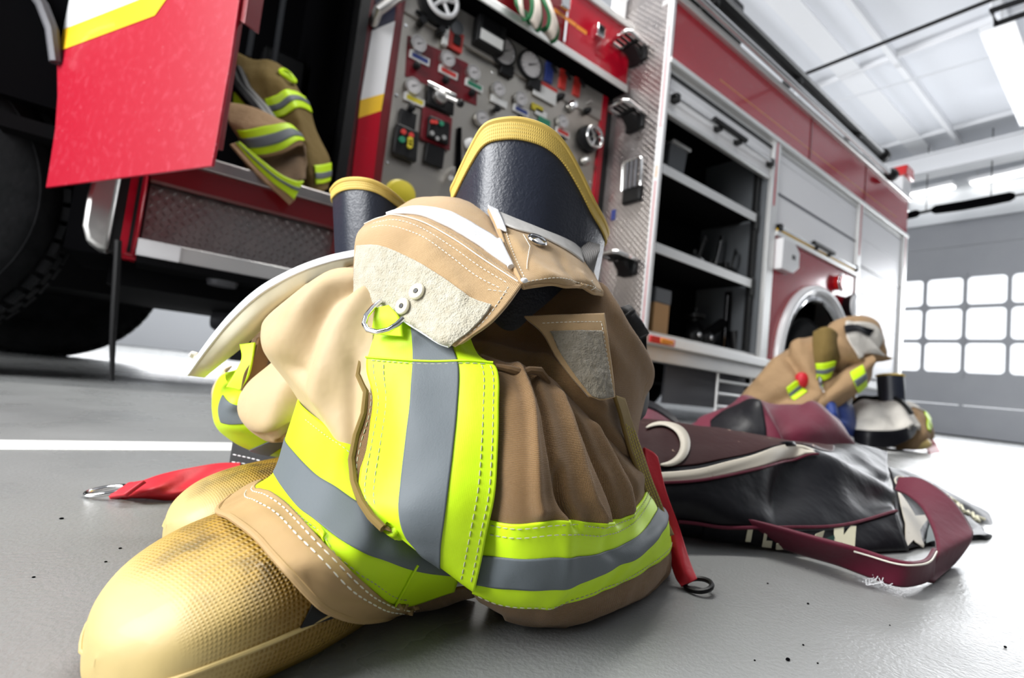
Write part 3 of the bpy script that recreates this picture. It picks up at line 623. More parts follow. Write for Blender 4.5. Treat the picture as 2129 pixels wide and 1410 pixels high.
for px, m, s in (((1187, 222), M_chrome, .04), ((1218, 232), M_black, .025), ((1163, 203), M_black, .025), ((1220, 215), M_alu, .015), ((1215, 335), M_alu, .035), ((975, 300), M_lwhite, .035)): c = P_(*px); tp(MB().lathe(c, (0, -1, 0), [(0, s), (.03, s * .9), (.05, s * .5), (.05, .0005)], 20), 'panel_button', m)
for (x, y, m) in ((1117, 225, M_lyellow), (1125, 236, M_lwhite), (1132, 253, M_lgreen)): c = P_(x, y); tp(MB().box(c[0] - .05, c[0] + .05, YP - .014, YP - .008, c[2] - .022, c[2] + .022), 'label_plate', m, .001)
c = onY(835, 405, YP - .08); hy = tp(MB().lathe(c + np.array([0, .08, 0]), (0, -1, 0), [(0, .085), (.06, .09), (.07, .075), (.10, .075), (.11, .03), (.11, .0005)], 24), 'discharge_cap', M_lyellow)
bo = MB()
for x in (.90, 1.5, 2.44):
    for z in (.9, 1.3, 1.7, 2.12): bo.lathe((x, YP, z), (0, -1, 0), [(0, .011), (.005, .009), (.006, .0005)], 10)
tp(bo, 'panel_bolts', M_chrome)
# trough over the panel and its lip
YT = YP - .16
a, b = onY(1020, 4, YT), onY(1262, 163, YT); zl = (a[2] + b[2]) / 2
tr1 = tp(MB().box(.86, XC - .02, YT, YP + .4, zl - .02, zl + .012), 'hose_tray', M_blackm); tp(MB().box(.86, XC - .02, YT - .012, YT, zl - .028, zl + .028), 'tray_lip', M_alulight, .005, tr1)
a = onY(1165, 4, YT); tp(MB().box(a[0] + .10, XC - .02, YT + .01, YT + .03, zl + .028, zl + .46), 'tray_side_panel', M_red, .003, tr1)
tp(MB().box(.86, a[0] + .10, YT + .05, YT + .07, zl + .028, zl + .5), 'tray_netting', M_dkred, 0, tr1)
tp(MB().box(a[0] + .1, XC, YT - .01, YT + .04, zl + .46, zl + .51), 'tray_top_rail', M_alulight, .005, tr1)
for px in ((1172, 8), (1245, 68)): c = onY(*px, YT); k = tp(MB().box(c[0] - .035, c[0] + .035, YT - .03, YT + .01, c[2] - .045, c[2] + .045), 'tray_latch', M_chrome, .006, tr1); 
for px, w2 in ((1163, 28), (1186, 45), (1209, 62)):
    c = onY(px, w2, YT + .01); tp(MB().box(c[0] - .05, c[0] + .05, YT + .0085, YT + .0105, c[2] - .014, c[2] + .014), 'gold_letter_mark', MATS['amber_lens'], 0, tr1)
tp(MB().box(2.48, 2.56, YP - .08, YP, 2.62, 3.4), 'upper_frame', M_white)
# --- cab rear pillar, cab opening and interior
YC = YP - .04
def strip_poly(pts, m, name, y=YC, th=.012, par=None): return tp(MB().prism([onY(x, yy, y) for x, yy in pts], (0, -th, 0)), name, m, 0, par)
pl = tp(MB().box(.66, .845, YC, 4.3, .4, 3.6), 'cab_rear_pillar', M_dkred)
strip_poly([(798, -40), (828, -40), (818, 45), (773, 66), (785, -40)], M_navy, 'pillar_navy_stripe', par=pl)
strip_poly([(772, 66), (820, 46), (797, 196), (748, 210)], M_white, 'pillar_white_stripe', par=pl)
strip_poly([(748, 210), (797, 196), (791, 232), (744, 247)], M_yellow, 'pillar_yellow_stripe', par=pl)
strip_poly([(744, 247), (791, 232), (770, 420), (722, 440)], M_red, 'pillar_red_stripe', par=pl)
c0, c1 = onY(787, 22, YC - .08), onY(822, -4, YC - .08); tp(MB().tube([c0 + np.array([0, .08, -.03]), c0, c1, c1 + np.array([.05, .0, .06])], .028, 10), 'grab_handle', M_alu, 0, pl)
tp(MB().box(.615, .665, YC - .06, 3.0, .80, 3.6), 'door_gasket', M_black)
cab = MB().box(-1.75, .66, 4.25, 4.3, .8, 3.4).box(-1.75, .66, 2.2, 4.3, 3.3, 3.4).box(-1.0, -.28, 2.22, 2.9, .9, 3.4).box(.60, .66, 2.7, 4.3, .8, 3.4)
tp(cab, 'cab_interior', M_blackm)
tp(MB().box(-.5, .62, 2.19, 4.3, .79, .835), 'cab_floor', M_under); tp(MB().box(-.28, .60, 2.125, 2.26, .815, .862), 'cab_threshold', M_plate, .004)
tp(MB().box(-.28, .14, 3.4, 3.9, .83, 1.5).box(-.28, .14, 3.6, 3.75, 1.5, 2.4), 'jump_seat', M_black, .03)
tp(MB().box(.30, .58, 3.3, 3.8, .83, 1.25).box(.3, .58, 3.6, 3.8, 1.25, 2.2), 'jump_seat', M_black, .03)
stp = MB()
for k in range(3): stp.tube([(.05 + .12 * k, 3.1, 3.0), (.07 + .12 * k, 3.05, 2.4), (.06 + .13 * k, 3.1, 1.8)], .016, 8)
tp(stp, 'seat_belts', M_intgrey)
bk = MB(); [bk.ring((.02 + .2 * k, 3.02, 2.3 + .12 * k), (0, 1, .3), .05, .010, 20, 8) for k in range(2)]; tp(bk, 'belt_buckles', M_chrome)
# --- step box under the cab
tp(MB().box(-.10, .72, 2.15, 2.2, .735, .815), 'sill_fascia', M_dkred)
rs = tp(MB().box(-.10, .56, 2.24, 2.26, .50, .74), 'step_riser', M_plate); tp(plate_lozenges((-.10, 2.24, .505), (1, 0, 0), (0, 0, 1), (0, -1, 0), 31, 11, .021), 'raised_lozenges', M_plate, 0, rs, False)
tp(MB().box(-.10, .56, 2.11, 2.26, .455, .515), 'cab_step', M_alulight, .003); tp(MB().box(-.102, .02, 2.106, 2.112, .456, .514), 'step_end_plate', M_white)
tp(MB().box(.56, .75, 2.16, 2.3, .40, .84), 'cab_side_panel', M_red, .004); tp(MB().box(-.10, .56, 2.10, 2.5, .43, .455), 'step_underside', M_under)
tp(MB().box(-.155, -.105, 2.12, 2.24, .45, .95), 'fender_edge', M_red, .006); tp(MB().box(-.16, .02, 2.13, 2.2, .44, .47), 'fender_foot', M_red, .004)
tp(MB().box(-.175, -.150, 2.12, 2.3, .455, .95).box(-.128, -.118, 2.112, 2.125, .46, .95), 'fender_gasket', M_black)
pr = [(-.245, .70), (-.252, .62), (-.25, .52), (-.235, .475), (-.205, .455), (-.175, .452), (-.172, .95), (-.235, .95)]
tp(MB().prism([(x, 2.11, z) for x, z in pr], (0, .12, 0)), 'chrome_fender_trim', M_alu, .014)
tp(MB().box(-1.7, -.18, 2.6, 4.0, .95, 1.3), 'wheel_housing', M_blackm); tp(MB().box(-.30, -.17, 2.22, 2.8, .45, 1.3), 'wheel_housing_wall', M_blackm)
tp(MB().box(-.18, .75, 2.30, 3.2, .36, .45), 'step_support', M_under)
tp(MB().lathe((.17, 2.22, .43), (0, 0, -1), [(0, .055), (.02, .05), (.022, .0005)], 24), 'under_step_lamp', M_undergrey)
# hanging drain strap
p0, p1 = onY(243, 530, 2.10), onY(232, 790, 2.10)
tp(MB().tube([onY(x, y, 2.10) for x, y in ((246, 500), (243, 560), (238, 640), (234, 710), (233, 792))], [.010, .011, .011, .009, .006], 8), 'static_strap', M_black)
# bits seen beneath the chassis
tp(MB().lathe((.22, 3.1, .32), (1, -.35, 0), [(0, .05), (.06, .085), (.12, .085), (.14, .06), (.35, .06)], 24), 'axle_fitting', M_undergrey)
tp(MB().tube([(-.1, 2.9, .40), (.1, 2.85, .42), (.2, 2.8, .46)], .018, 8), 'brake_line', M_chrome)
tp(MB().box(.42, 1.2, 3.0, 3.06, .28, .305), 'chassis_bracket', M_alulight, .003); tp(MB().box(.42, .455, 3.0, 3.05, .30, .42), 'bracket_upright', M_alulight, .003)
tp(MB().box(.48, .57, 3.1, 3.14, .31, .345).box(.60, .74, 3.1, 3.14, .31, .345).box(.25, .33, 3.1, 3.14, .31, .345), 'tail_reflector', M_redlens)
tp(MB().box(.36, .90, 3.4, 3.7, .10, .24), 'pump_sump', M_undergrey)
# --- open rear cab door
hp = onY(95, 390, YB); ang = math.radians(-61); dv = np.array([math.cos(ang), math.sin(ang), 0]); nv = np.array([dv[1], -dv[0], 0]); nv = nv if nv[1] < 0 else -nv
def onD(x, y, back=0.):
    r = ray(x, y); o = hp - nv * back; t_ = ((o - CAMP) @ nv) / (r @ nv); return CAMP + r * t_
DT = .05
outl = [(95, 390), (104, 335), (114, 270), (119, 200), (118, 120), (112, 50), (104, 0), (84, -90), (60, -160), (520, -160), (507, -60), (497, 0), (478, 130), (462, 220), (450, 290), (440, 345)]
dm = tp(MB().prism([onD(x, y) for x, y in outl], -nv * .008), 'cab_door', M_reddusty, .002)
def decal(pts, m, name): tp(MB().prism([onD(x, y) + nv * .0012 for x, y in pts], nv * .0008), name, m, 0, dm)
decal([(118.5, 68), (120, 108), (323, 33), (352, -8), (300, -8), (290, 0)], M_yellow, 'yellow_stripe')
decal([(118, 67), (290, 0), (300, -8), (390, -100), (82, -100), (104, 0), (112, 50)], M_white, 'white_stripe')
# inner pan of the door, set back, with its notch on the free edge
pan_ = [(170, 285), (464, 314), (500, 82), (505, 48), (538, 72), (549, 0), (560, -160), (110, -160), (140, 60)]
tp(MB().prism([onD(x, y, DT) for x, y in pan_], nv * .041), 'door_inner_pan', M_dkred, .002, dm)
tp(MB().tube([onY(x, y, 2.2) for x, y in ((20, -80), (60, -30), (88, 10), (108, 62), (117, 130))], .018, 8), 'front_fender_lip', M_undergrey)
# ------------------------------------------------------------------ rubber fire boots
def foot(O, f, L, parent, scale=1.1, hs=.875):
    """a boot foot: O the toe tip on the floor, f the way it points back towards the heel, L its length"""
    f = np.array([f[0], f[1], 0.]); f /= np.linalg.norm(f); l = np.array([-f[1], f[0], 0.]); O = np.array([O[0], O[1], 0.])
    st = [(-.008, .0015, .022), (-.005, .018, .036), (.004, .036, .050), (.022, .049, .066), (.05, .058, .078), (.085, .061, .086), (.12, .058, .094), (.155, .052, .10), (.19, .046, .10), (.23, .043, .10), (.27, .040, .10), (.30, .030, .09), (.312, .012, .08)]
    rows = []
    for s, w_, h in st:
        s *= L / .312; w_ *= scale; h *= hs; ring = []
        for k in range(16):
            q = 2 * PI * k / 16; cq, sq = math.cos(q), math.sin(q)
            y = w_ * math.copysign(abs(cq) ** .72, cq); z = (h / 2) * (1 + math.copysign(abs(sq) ** .78, sq))
            if sq < 0: z = h / 2 + (h / 2 - .002) * -abs(sq) ** .55
            if w_ < .004: y, z = y * .1, .020 + .002 * sq
            ring.append(O + f * s + l * y + np.array([0, 0, max(z, .002)]))
        rows.append(ring)
    c = O + f * L * .4 + np.array([0, 0, .05])
    S = Surf(rows, closed=True, world=True, out=c)
    vamp = S.build('vamp', M_bootyellow, parent, nu=96, nv=90, v=(.0, 1), th=0)
    # toe cap, welt and sole follow the same skin
    uvq = [(.503, .348), (.465, .365), (.455, .40), (.50, .43), (.517, .41)]
    mb = MB(); P = S.pts(polyuv(uvq + uvq[:1], 5)[:-1], .0015); mb.prism(P, -S.nrm(.49, .39) * .001); mb.build('black_patch', M_black, vamp)
    # rubber welt round the foot a little above the floor
    mb = MB(); pa = [S.pt(.995, v, .0002) for v in np.linspace(.93, .1, 40)] + [S.pt(.507, v, .0002) for v in np.linspace(.1, .93, 40)]
    mb.tube(pa, .0013, 8); mb.build('welt', M_bootyellow, vamp)
    sole = [(O + f * (s * L / .312) + l * (w_ * scale * .74) * e) for e in (1,) for s, w_, h in st] + [(O + f * (s * L / .312) - l * (w_ * scale * .74)) for s, w_, h in st[::-1]]
    MB().prism([p + np.array([0, 0, 0.0005]) for p in sole], (0, 0, .010)).build('sole', M_toecap, parent, .003)
    return S
def shaft(rim, base, depth_far, parent, rows_mid=3, band=.12, us=(0, .62)):
    """rim: (px, py, d) seen edge left to right; base the same at the foot; the far side is closed behind"""
    def ring(r):
        P = [at(*p) for p in r]; L_, R_ = P[0], P[-1]; mid = (L_ + R_) / 2; n = len(P); out = list(P)
        ax = (R_ - L_) / 2; back = np.array([.577, .813, 0.]) * np.linalg.norm(ax) * .95
        hz = np.mean([p[2] for p in (L_, R_)])
        for k in range(1, 6): q = PI * k / 6; c = mid + ax * math.cos(q) + back * math.sin(q); out.append(c)
        return np.array(out)
    A, B = ring(rim), ring(base); rows = [A + (B - A) * t for t in np.linspace(0, 1, rows_mid + 2)]
    c = np.mean(rows, axis=(0, 1)); S = Surf([list(r) for r in rows], closed=True, world=True, out=c)
    n = len(rim) + 5; um = (len(rim) - 1) / n
    sh = S.build('shaft', M_rubber, parent, nu=110, nv=50, th=.004)
    S.build('rim_binding', M_rim, parent, nu=110, nv=10, v=(0, band), off=.0022, th=.0026)
    mb = MB(); mb.tube([S.pt(u, 0, .0004) for u in np.linspace(0, 1, 90, endpoint=False)], .0032, 8, closed=True); mb.build('rim_edge', M_rim, parent)
    return S
# near boot
c0 = onZ(200, 1392)
BR = root('rubber_fire_boot', 'large scuffed yellow-toed fire boot nearest the camera with its black shaft rising highest', 'boot', (.06, .35, 0), 'yellow and black fire boots in the folded trousers')
foot((.0035, .3174), (math.cos(.45), math.sin(.45)), .315, BR)
rimR = [(943, 402, .53), (952, 372, .515), (985, 303, .49), (1012, 262, .475), (1052, 250, .468), (1092, 252, .466), (1135, 268, .468), (1170, 300, .475), (1204, 360, .487), (1232, 420, .50), (1256, 466, .52), (1258, 492, .54)]
baseR = [(925, 720, .53), (935, 725, .50), (960, 735, .475), (990, 745, .46), (1025, 750, .452), (1065, 752, .45), (1105, 750, .452), (1140, 745, .46), (1175, 735, .475), (1200, 725, .49), (1215, 715, .51), (1222, 705, .53)]
SR = shaft(rimR, baseR, .62, BR, band=.085)
pull = Surf([[(1215, 500, .50), (1235, 505, .495), (1248, 508, .50)], [(1200, 535, .475), (1222, 530, .472), (1246, 522, .478)], [(1205, 560, .47), (1222, 560, .468), (1238, 552, .474)], [(1212, 590, .48), (1222, 590, .478), (1230, 585, .482)]])
pull.build('pull_strap', M_pull, BR, nu=14, nv=24, th=.003)
# far boot
BL = root('rubber_fire_boot', 'yellow-toed fire boot farther from the camera, its toe half hidden behind the near boot', 'boot', (.1, .6, 0), 'yellow and black fire boots in the folded trousers')
foot((.035, .5223), (math.cos(.23), math.sin(.23)), .315, BL, 1.006, .804)
rimL = [(692, 402, .66), (696, 388, .64), (712, 377, .615), (735, 373, .605), (762, 375, .60), (788, 384, .602), (812, 400, .608), (835, 420, .62), (856, 440, .635), (868, 455, .655)]
baseL = [(706, 740, .66), (712, 745, .64), (728, 750, .62), (748, 752, .61), (768, 752, .606), (790, 752, .608), (812, 750, .615), (832, 746, .625), (846, 740, .64), (850, 735, .655)]
shaft(rimL, baseL, .75, BL, band=.055)

# ------------------------------------------------------------------ turnout trousers bunched over the boots
TR = root('turnout_trousers', 'tan and brown fire trousers bunched down over the boots, with lime and silver tape', 'trousers', (.2, .36, 0))
# --- leg over the near boot: cuff and taped band
cuff = Surf([
    [(478, 1030, .41), (520, 1005, .42), (545, 995, .43)],
    [(452, 1058, .345), (500, 1035, .362), (530, 1012, .380)],
    [(481, 1073, .307), (523, 1052, .324), (560, 1020, .345)],
    [(529, 1109, .288), (565, 1078, .302), (596, 1046, .325)],
    [(569, 1153, .272), (610, 1125, .282), (650, 1103, .293)],
    [(603, 1190, .263), (655, 1170, .272), (709, 1166, .283)],
    [(650, 1242, .264), (705, 1222, .275), (761, 1215, .291)],
    [(690, 1274, .272), (750, 1252, .289), (809, 1254, .318)],
    [(745, 1293, .297), (795, 1273, .312), (850, 1268, .334)],
    [(800, 1290, .325), (832, 1279, .335), (872, 1268, .345)],
    [(822, 1282, .36), (845, 1274, .362), (872, 1265, .365)]], disp=ridges([(.5, .2, .7, .75, .012, .0015), (.2, .55, .9, .8, .008, -.0012)], .05, .2))
cf = cuff.build('cuff', M_cuff, TR, nu=26, nv=110, th=.0035, grain=.0007, gs=60)
stitches([(cuff, polyuv([(.62, .06), (.62, .97)]), .0), (cuff, polyuv([(.86, .06), (.86, .97)]), .0)], M_thread, cf, dash=.0042, gap=.0022, r=.00055)
# crisp hem edge roll
mb = MB(); mb.tube([cuff.pt(0, v, -.001) for v in np.linspace(0, 1, 60)], .0021, 8); mb.build('hem_roll', M_cuff, cf)
legb = Surf([
    [(650, 828, .47), (618, 834, .425), (690, 893, .380), (740, 933, .360), (778, 985, .345), (842, 1048, .336), (905, 1098, .340), (985, 1130, .355)],
    [(610, 905, .45), (594, 917, .405), (649, 980, .347), (709, 1025, .325), (769, 1061, .314), (830, 1102, .316), (892, 1142, .328), (965, 1165, .350)],
    [(590, 975, .44), (570, 983, .393), (607, 1040, .333), (651, 1083, .308), (721, 1131, .290), (789, 1162, .295), (869, 1188, .318), (955, 1200, .347)],
    [(560, 1000, .44), (528, 1014, .383), (585, 1040, .333), (649, 1105, .297), (709, 1170, .286), (768, 1224, .296), (838, 1264, .332), (945, 1232, .352)]],
    disp=ridges([(.35, 0, .5, 1, .02, .003), (.62, .1, .75, .9, .015, -.002)], .3, .09))
lb = legb.build('reflective_leg_band', M_lime, TR, nu=110, nv=46, th=.002, grain=.0006, gs=40)
legb.build('silver_stripe', M_silver, lb, nu=110, nv=18, v=(1/3, 2/3), off=.0008, th=.0008, grain=.0006, gs=40)
for v_ in (.93, .07): stitches([(legb, polyuv([(.2, v_), (.87, v_)]), .0)], M_dkthread, lb, dash=.0028, gap=.002, r=.00035)
seamuv = [(.845, .60), (.842, .7), (.838, .8), (.832, .9), (.826, .99)]
mb = MB(); mb.tube([legb.pt(u, v, .0008) for u, v in polyuv(seamuv, 6)], .0009, 8); mb.build('band_seam', M_lime, lb)
us_ = Surf([[(836, 1262, .336), (890, 1246, .347), (945, 1226, .353), (992, 1222, .35)], [(846, 1274, .348), (900, 1268, .356), (952, 1252, .364), (992, 1240, .362)], [(856, 1272, .385), (905, 1265, .39), (950, 1250, .395), (990, 1240, .395)]])
us_.build('leg_underside', M_brown, TR, nu=40, nv=20, th=.002, grain=.001)
# --- smooth tan folds at the left
t1 = Surf([
    [(640, 585, .54), (640, 590, .48), (690, 560, .455), (760, 560, .44), (815, 565, .43)],
    [(565, 660, .54), (560, 652, .47), (622, 615, .425), (700, 602, .408), (785, 612, .40)],
    [(556, 705, .54), (544, 690, .465), (612, 680, .412), (692, 670, .392), (778, 690, .382)],
    [(575, 745, .53), (556, 738, .46), (625, 762, .402), (690, 762, .378), (772, 775, .366)],
    [(610, 800, .52), (600, 800, .445), (652, 830, .396), (705, 848, .372), (770, 860, .358)],
    [(650, 860, .50), (640, 862, .43), (690, 905, .383), (728, 940, .362), (768, 960, .352)],
    [(680, 900, .48), (680, 905, .42), (720, 950, .39), (750, 985, .368), (778, 1010, .36)]],
    disp=ridges([(.82, .12, .48, .52, .011, -.011), (.64, .15, .38, .42, .016, .006), (.9, .2, .62, .62, .014, .006), (.42, .45, .75, .85, .02, .004), (.9, .5, .8, .9, .010, -.004)], .17, .16))
t1.build('knee_fold', M_tanlight, TR, nu=90, nv=90, th=.002, grain=.0008, gs=30)
t2 = Surf([
    [(625, 735, .54), (585, 735, .49), (620, 750, .465), (680, 790, .455)],
    [(545, 790, .55), (524, 795, .495), (575, 800, .455), (660, 830, .455)],
    [(520, 850, .55), (502, 850, .495), (560, 860, .45), (640, 865, .455)],
    [(530, 892, .55), (514, 890, .495), (562, 900, .452), (628, 880, .46)],
    [(570, 915, .55), (555, 918, .50), (585, 917, .468), (620, 900, .47)],
    [(600, 905, .55), (590, 918, .52), (602, 915, .49), (625, 905, .48)]],
    disp=ridges([(.45, .72, .98, .58, .009, -.007), (.6, .86, 1, .75, .008, -.006), (.3, .3, .6, .5, .02, .004)], .13, .13))
t2.build('lower_fold', M_tanlight, TR, nu=60, nv=60, th=.002, grain=.0008, gs=40)
# --- second leg bunched behind, with its taped band
fb = Surf([
    [(500, 770, .60), (500, 768, .56), (505, 800, .52), (560, 800, .52)],
    [(470, 790, .60), (456, 785, .55), (480, 830, .505), (530, 845, .51)],
    [(450, 830, .60), (441, 832, .55), (468, 858, .505), (530, 860, .505)],
    [(462, 878, .60), (446, 880, .55), (480, 888, .505), (540, 885, .50)],
    [(490, 910, .60), (475, 912, .55), (510, 905, .51), (560, 900, .505)],
    [(540, 935, .60), (530, 940, .55), (560, 925, .52), (590, 910, .51)],
    [(600, 950, .60), (588, 952, .55), (605, 935, .53), (625, 915, .52)]])
f1 = fb.build('far_leg_band', M_lime, TR, nu=50, nv=70, th=.002, grain=.0007, gs=40)
fb.build('silver_stripe', M_silver, f1, nu=20, nv=34, u=(.56, 1.0), v=(.20, .46), off=.001, th=.0008)
fb.build('silver_stripe', M_silver, f1, nu=30, nv=16, u=(.30, .95), v=(.80, .92), off=.001, th=.0008)
ft = Surf([[(480, 760, .62), (465, 770, .60), (480, 790, .565)], [(450, 800, .62), (441, 808, .60), (452, 830, .56)], [(450, 840, .62), (441, 838, .60), (446, 850, .565)]])
ft.build('far_leg_cloth', M_tanlight, TR, nu=16, nv=24, th=.002)
S_, o_ = strip([(498, 716, .51), (502, 745, .505), (488, 775, .50), (470, 805, .497)], [(530, 712, .51), (524, 750, .502), (515, 785, .497), (500, 812, .495)], M_lime, 'tape_end', TR, th=.002)
S_, o_ = strip([(540, 700, .515), (528, 742, .505), (508, 775, .497), (500, 812, .495)], [(562, 735, .52), (552, 765, .51), (530, 800, .50), (515, 815, .496)], M_brown, 'folded_edge', TR, th=.006)
S_, o_ = strip([(468, 775, .53), (470, 790, .52), (480, 800, .515)], [(495, 770, .52), (490, 795, .512), (486, 805, .508)], M_lime, 'tape_loop', TR, th=.003)
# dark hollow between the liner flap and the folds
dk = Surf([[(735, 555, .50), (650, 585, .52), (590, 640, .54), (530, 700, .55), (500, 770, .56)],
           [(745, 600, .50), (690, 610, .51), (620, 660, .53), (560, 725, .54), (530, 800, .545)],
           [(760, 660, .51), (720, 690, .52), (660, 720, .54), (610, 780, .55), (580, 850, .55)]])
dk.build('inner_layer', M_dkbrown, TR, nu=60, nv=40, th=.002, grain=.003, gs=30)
S_, o_ = strip([(740, 548, .475), (690, 560, .485), (650, 585, .495)], [(742, 580, .465), (705, 575, .475), (668, 590, .487)], M_tan, 'inner_waist_edge', TR, th=.003)
# white edged liner flap curling away to the left
lf = Surf([
    [(386, 780, .505), (428, 717, .51), (478, 655, .515), (538, 600, .51), (610, 560, .50), (680, 534, .485), (750, 519, .47)],
    [(392, 781, .50), (434, 724, .504), (485, 664, .508), (544, 611, .503), (614, 571, .492), (682, 546, .478), (750, 531, .463)],
    [(408, 783, .505), (448, 742, .508), (505, 685, .51), (565, 630, .508), (630, 590, .498), (690, 562, .485), (750, 545, .47)],
    [(425, 785, .52), (462, 755, .525), (525, 705, .53), (580, 650, .528), (640, 605, .515), (695, 578, .50), (750, 558, .485)]],
    disp=ridges([(.1, .75, .9, .7, .008, .003)], .32, .05))
lo = lf.build('liner_flap', M_cream, TR, nu=110, nv=24, th=.002, grain=.0006, gs=40)
lf.build('liner_piping', M_webwhite, lo, nu=110, nv=8, v=(0, .34), off=.0012, th=.0024)
mb = MB(); mb.tube([at(402, 742, .515), at(396, 738, .512), at(400, 734, .512), at(408, 736, .512), at(412, 742, .512), at(405, 745, .512)], .0022, 6); mb.build('loose_thread', M_thread, lo)

# --- right side: brown leg swelling forward, taped round its lower edge
cols7 = [
    [(1000, 735, .362), (1050, 752, .362), (1110, 765, .372), (1150, 790, .385), (1195, 835, .395), (1245, 880, .415), (1280, 900, .46), (1280, 890, .52)],
    [(1030, 820, .338), (1080, 828, .334), (1130, 838, .343), (1180, 860, .360), (1228, 895, .382), (1270, 925, .412), (1303, 930, .462), (1300, 920, .53)],
    [(1030, 925, .322), (1085, 930, .314), (1142, 935, .320), (1202, 945, .341), (1252, 955, .371), (1296, 960, .410), (1328, 962, .462), (1325, 950, .54)],
    [(1022, 1015, .313), (1080, 1028, .303), (1152, 1028, .309), (1222, 1033, .331), (1277, 1028, .365), (1318, 1008, .405), (1344, 985, .455), (1340, 970, .54)],
    [(1012, 1080, .311), (1078, 1090, .300), (1168, 1081, .306), (1244, 1088, .333), (1283, 1083, .362), (1320, 1058, .402), (1346, 1016, .455), (1345, 1000, .54)],
    [(1003, 1152, .313), (1075, 1159, .303), (1168, 1155, .308), (1227, 1153, .328), (1283, 1136, .360), (1336, 1102, .402), (1364, 1056, .455), (1362, 1040, .54)],
    [(992, 1212, .318), (1056, 1219, .311), (1157, 1219, .316), (1245, 1192, .341), (1320, 1158, .376), (1373, 1106, .425), (1385, 1080, .465), (1380, 1060, .54)],
    [(983, 1231, .323), (1044, 1257, .322), (1123, 1262, .325), (1206, 1243, .341), (1281, 1217, .371), (1357, 1174, .421), (1393, 1140, .475), (1385, 1110, .55)],
    [(1000, 1255, .336), (1050, 1281, .340), (1112, 1296, .348), (1192, 1300, .359), (1282, 1273, .386), (1352, 1239, .430), (1394, 1190, .485), (1388, 1140, .56)],
    [(1020, 1240, .40), (1060, 1262, .405), (1115, 1272, .41), (1190, 1275, .42), (1270, 1255, .44), (1330, 1225, .475), (1370, 1180, .52), (1375, 1140, .57)]]
folds = ridges([(.27, .02, .32, .40, .007, -.006), (.20, .03, .22, .40, .010, .006), (.40, .08, .44, .42, .011, .007), (.50, .10, .58, .43, .008, -.008), (.60, .10, .66, .42, .010, .006),
                (.68, .15, .74, .40, .007, -.005), (.33, .28, .33, .45, .006, -.007), (.30, .46, .32, .8, .012, .002), (.5, .5, .52, .75, .012, -.0015),
                (.15, .90, .40, .93, .006, .003), (.45, .92, .8, .88, .006, -.003)], .40, .27)
bd = Surf(cols7, disp=folds)
nrow = len(cols7) - 1
bo_ = bd.build('brown_leg', M_brown, TR, nu=130, nv=130, th=.002, grain=.0011, gs=45)
rb_ = bd.build('reflective_hem_band', M_lime, TR, nu=120, nv=44, u=(0, .97), v=(4/nrow, 7/nrow), off=.0014, th=.0016, grain=.0011, gs=45)
bd.build('silver_stripe', M_silver, rb_, nu=120, nv=16, u=(0, .97), v=(5/nrow, 6/nrow), off=.0024, th=.0008, grain=.0011, gs=45)
stitches([(bd, polyuv([(0.02, 4.12/nrow), (.95, 4.12/nrow)]), .0018), (bd, polyuv([(0.02, 4.38/nrow), (.95, 4.38/nrow)]), .0018), (bd, polyuv([(0.02, 6.86/nrow), (.95, 6.86/nrow)]), .0018)], M_dkthread, rb_, dash=.003, gap=.0017, r=.0004, off=.001)
# layer behind with the pocket
up = Surf([
    [(990, 660, .47), (1080, 600, .48), (1170, 585, .48), (1245, 590, .475), (1290, 640, .51), (1290, 650, .58)],
    [(960, 700, .43), (1060, 670, .45), (1160, 655, .45), (1255, 655, .442), (1315, 690, .495), (1312, 690, .58)],
    [(1000, 745, .395), (1080, 738, .42), (1170, 735, .422), (1268, 745, .428), (1345, 760, .49), (1335, 770, .58)],
    [(1040, 790, .372), (1110, 790, .392), (1190, 815, .402), (1278, 828, .426), (1338, 830, .485), (1330, 840, .58)],
    [(1090, 840, .385), (1160, 865, .395), (1230, 900, .408), (1290, 920, .435), (1322, 920, .485), (1320, 930, .58)],
    [(1140, 910, .40), (1210, 940, .41), (1270, 980, .425), (1315, 1000, .46), (1335, 1010, .50), (1330, 1010, .58)]],
    disp=ridges([(.05, .35, .5, .62, .010, .008), (.1, .2, .55, .45, .012, -.008), (.62, .05, .85, .5, .010, .006), (.30, .5, .6, .85, .012, .008)], .22, .17))
up.build('inner_leg_cloth', M_brown, TR, nu=90, nv=90, th=.002, grain=.0015, gs=40)
# side seam and gusset at the right edge
S_, o_ = strip([(1262, 610, .462), (1285, 680, .465), (1300, 750, .462), (1312, 820, .46)], [(1286, 640, .49), (1318, 700, .487), (1345, 762, .482), (1338, 832, .482)], M_olive, 'side_gusset', TR, th=.004, grain=.001)
stitches([(S_, polyuv([(.12, .02), (.12, .98)]), .0), (S_, polyuv([(.3, .5), (.3, .98)]), 0)], M_thread, o_, dash=.0026, gap=.0016, r=.00035)
# ragged fold edge across the top of the brown leg
mb = MB(); mb.tube([at(1030, 762, .352), at(1060, 768, .352), at(1085, 776, .356), at(1100, 770, .36), at(1122, 772, .364), at(1137, 790, .372), at(1143, 815, .378)], [.002, .003, .0036, .003, .0035, .003, .002], 8); mb.build('raw_edge', M_dkbrown, TR)
pk = Surf([
    [(1090, 657, .405), (1180, 653, .406), (1257, 651, .418)],
    [(1128, 692, .398), (1195, 690, .399), (1263, 690, .412)],
    [(1155, 740, .392), (1213, 743, .393), (1270, 742, .407)],
    [(1190, 786, .388), (1235, 790, .389), (1276, 790, .402)],
    [(1226, 824, .386), (1252, 832, .388), (1279, 826, .400)]])
po = pk.build('pocket_flap', M_tan, TR, nu=40, nv=50, th=.003, grain=.0006)
pk.build('flap_loop_patch', M_velgrey, po, nu=40, nv=44, u=(.12, .90), v=(.24, .985), off=.0014, th=.0018, grain=.0008, gs=300)
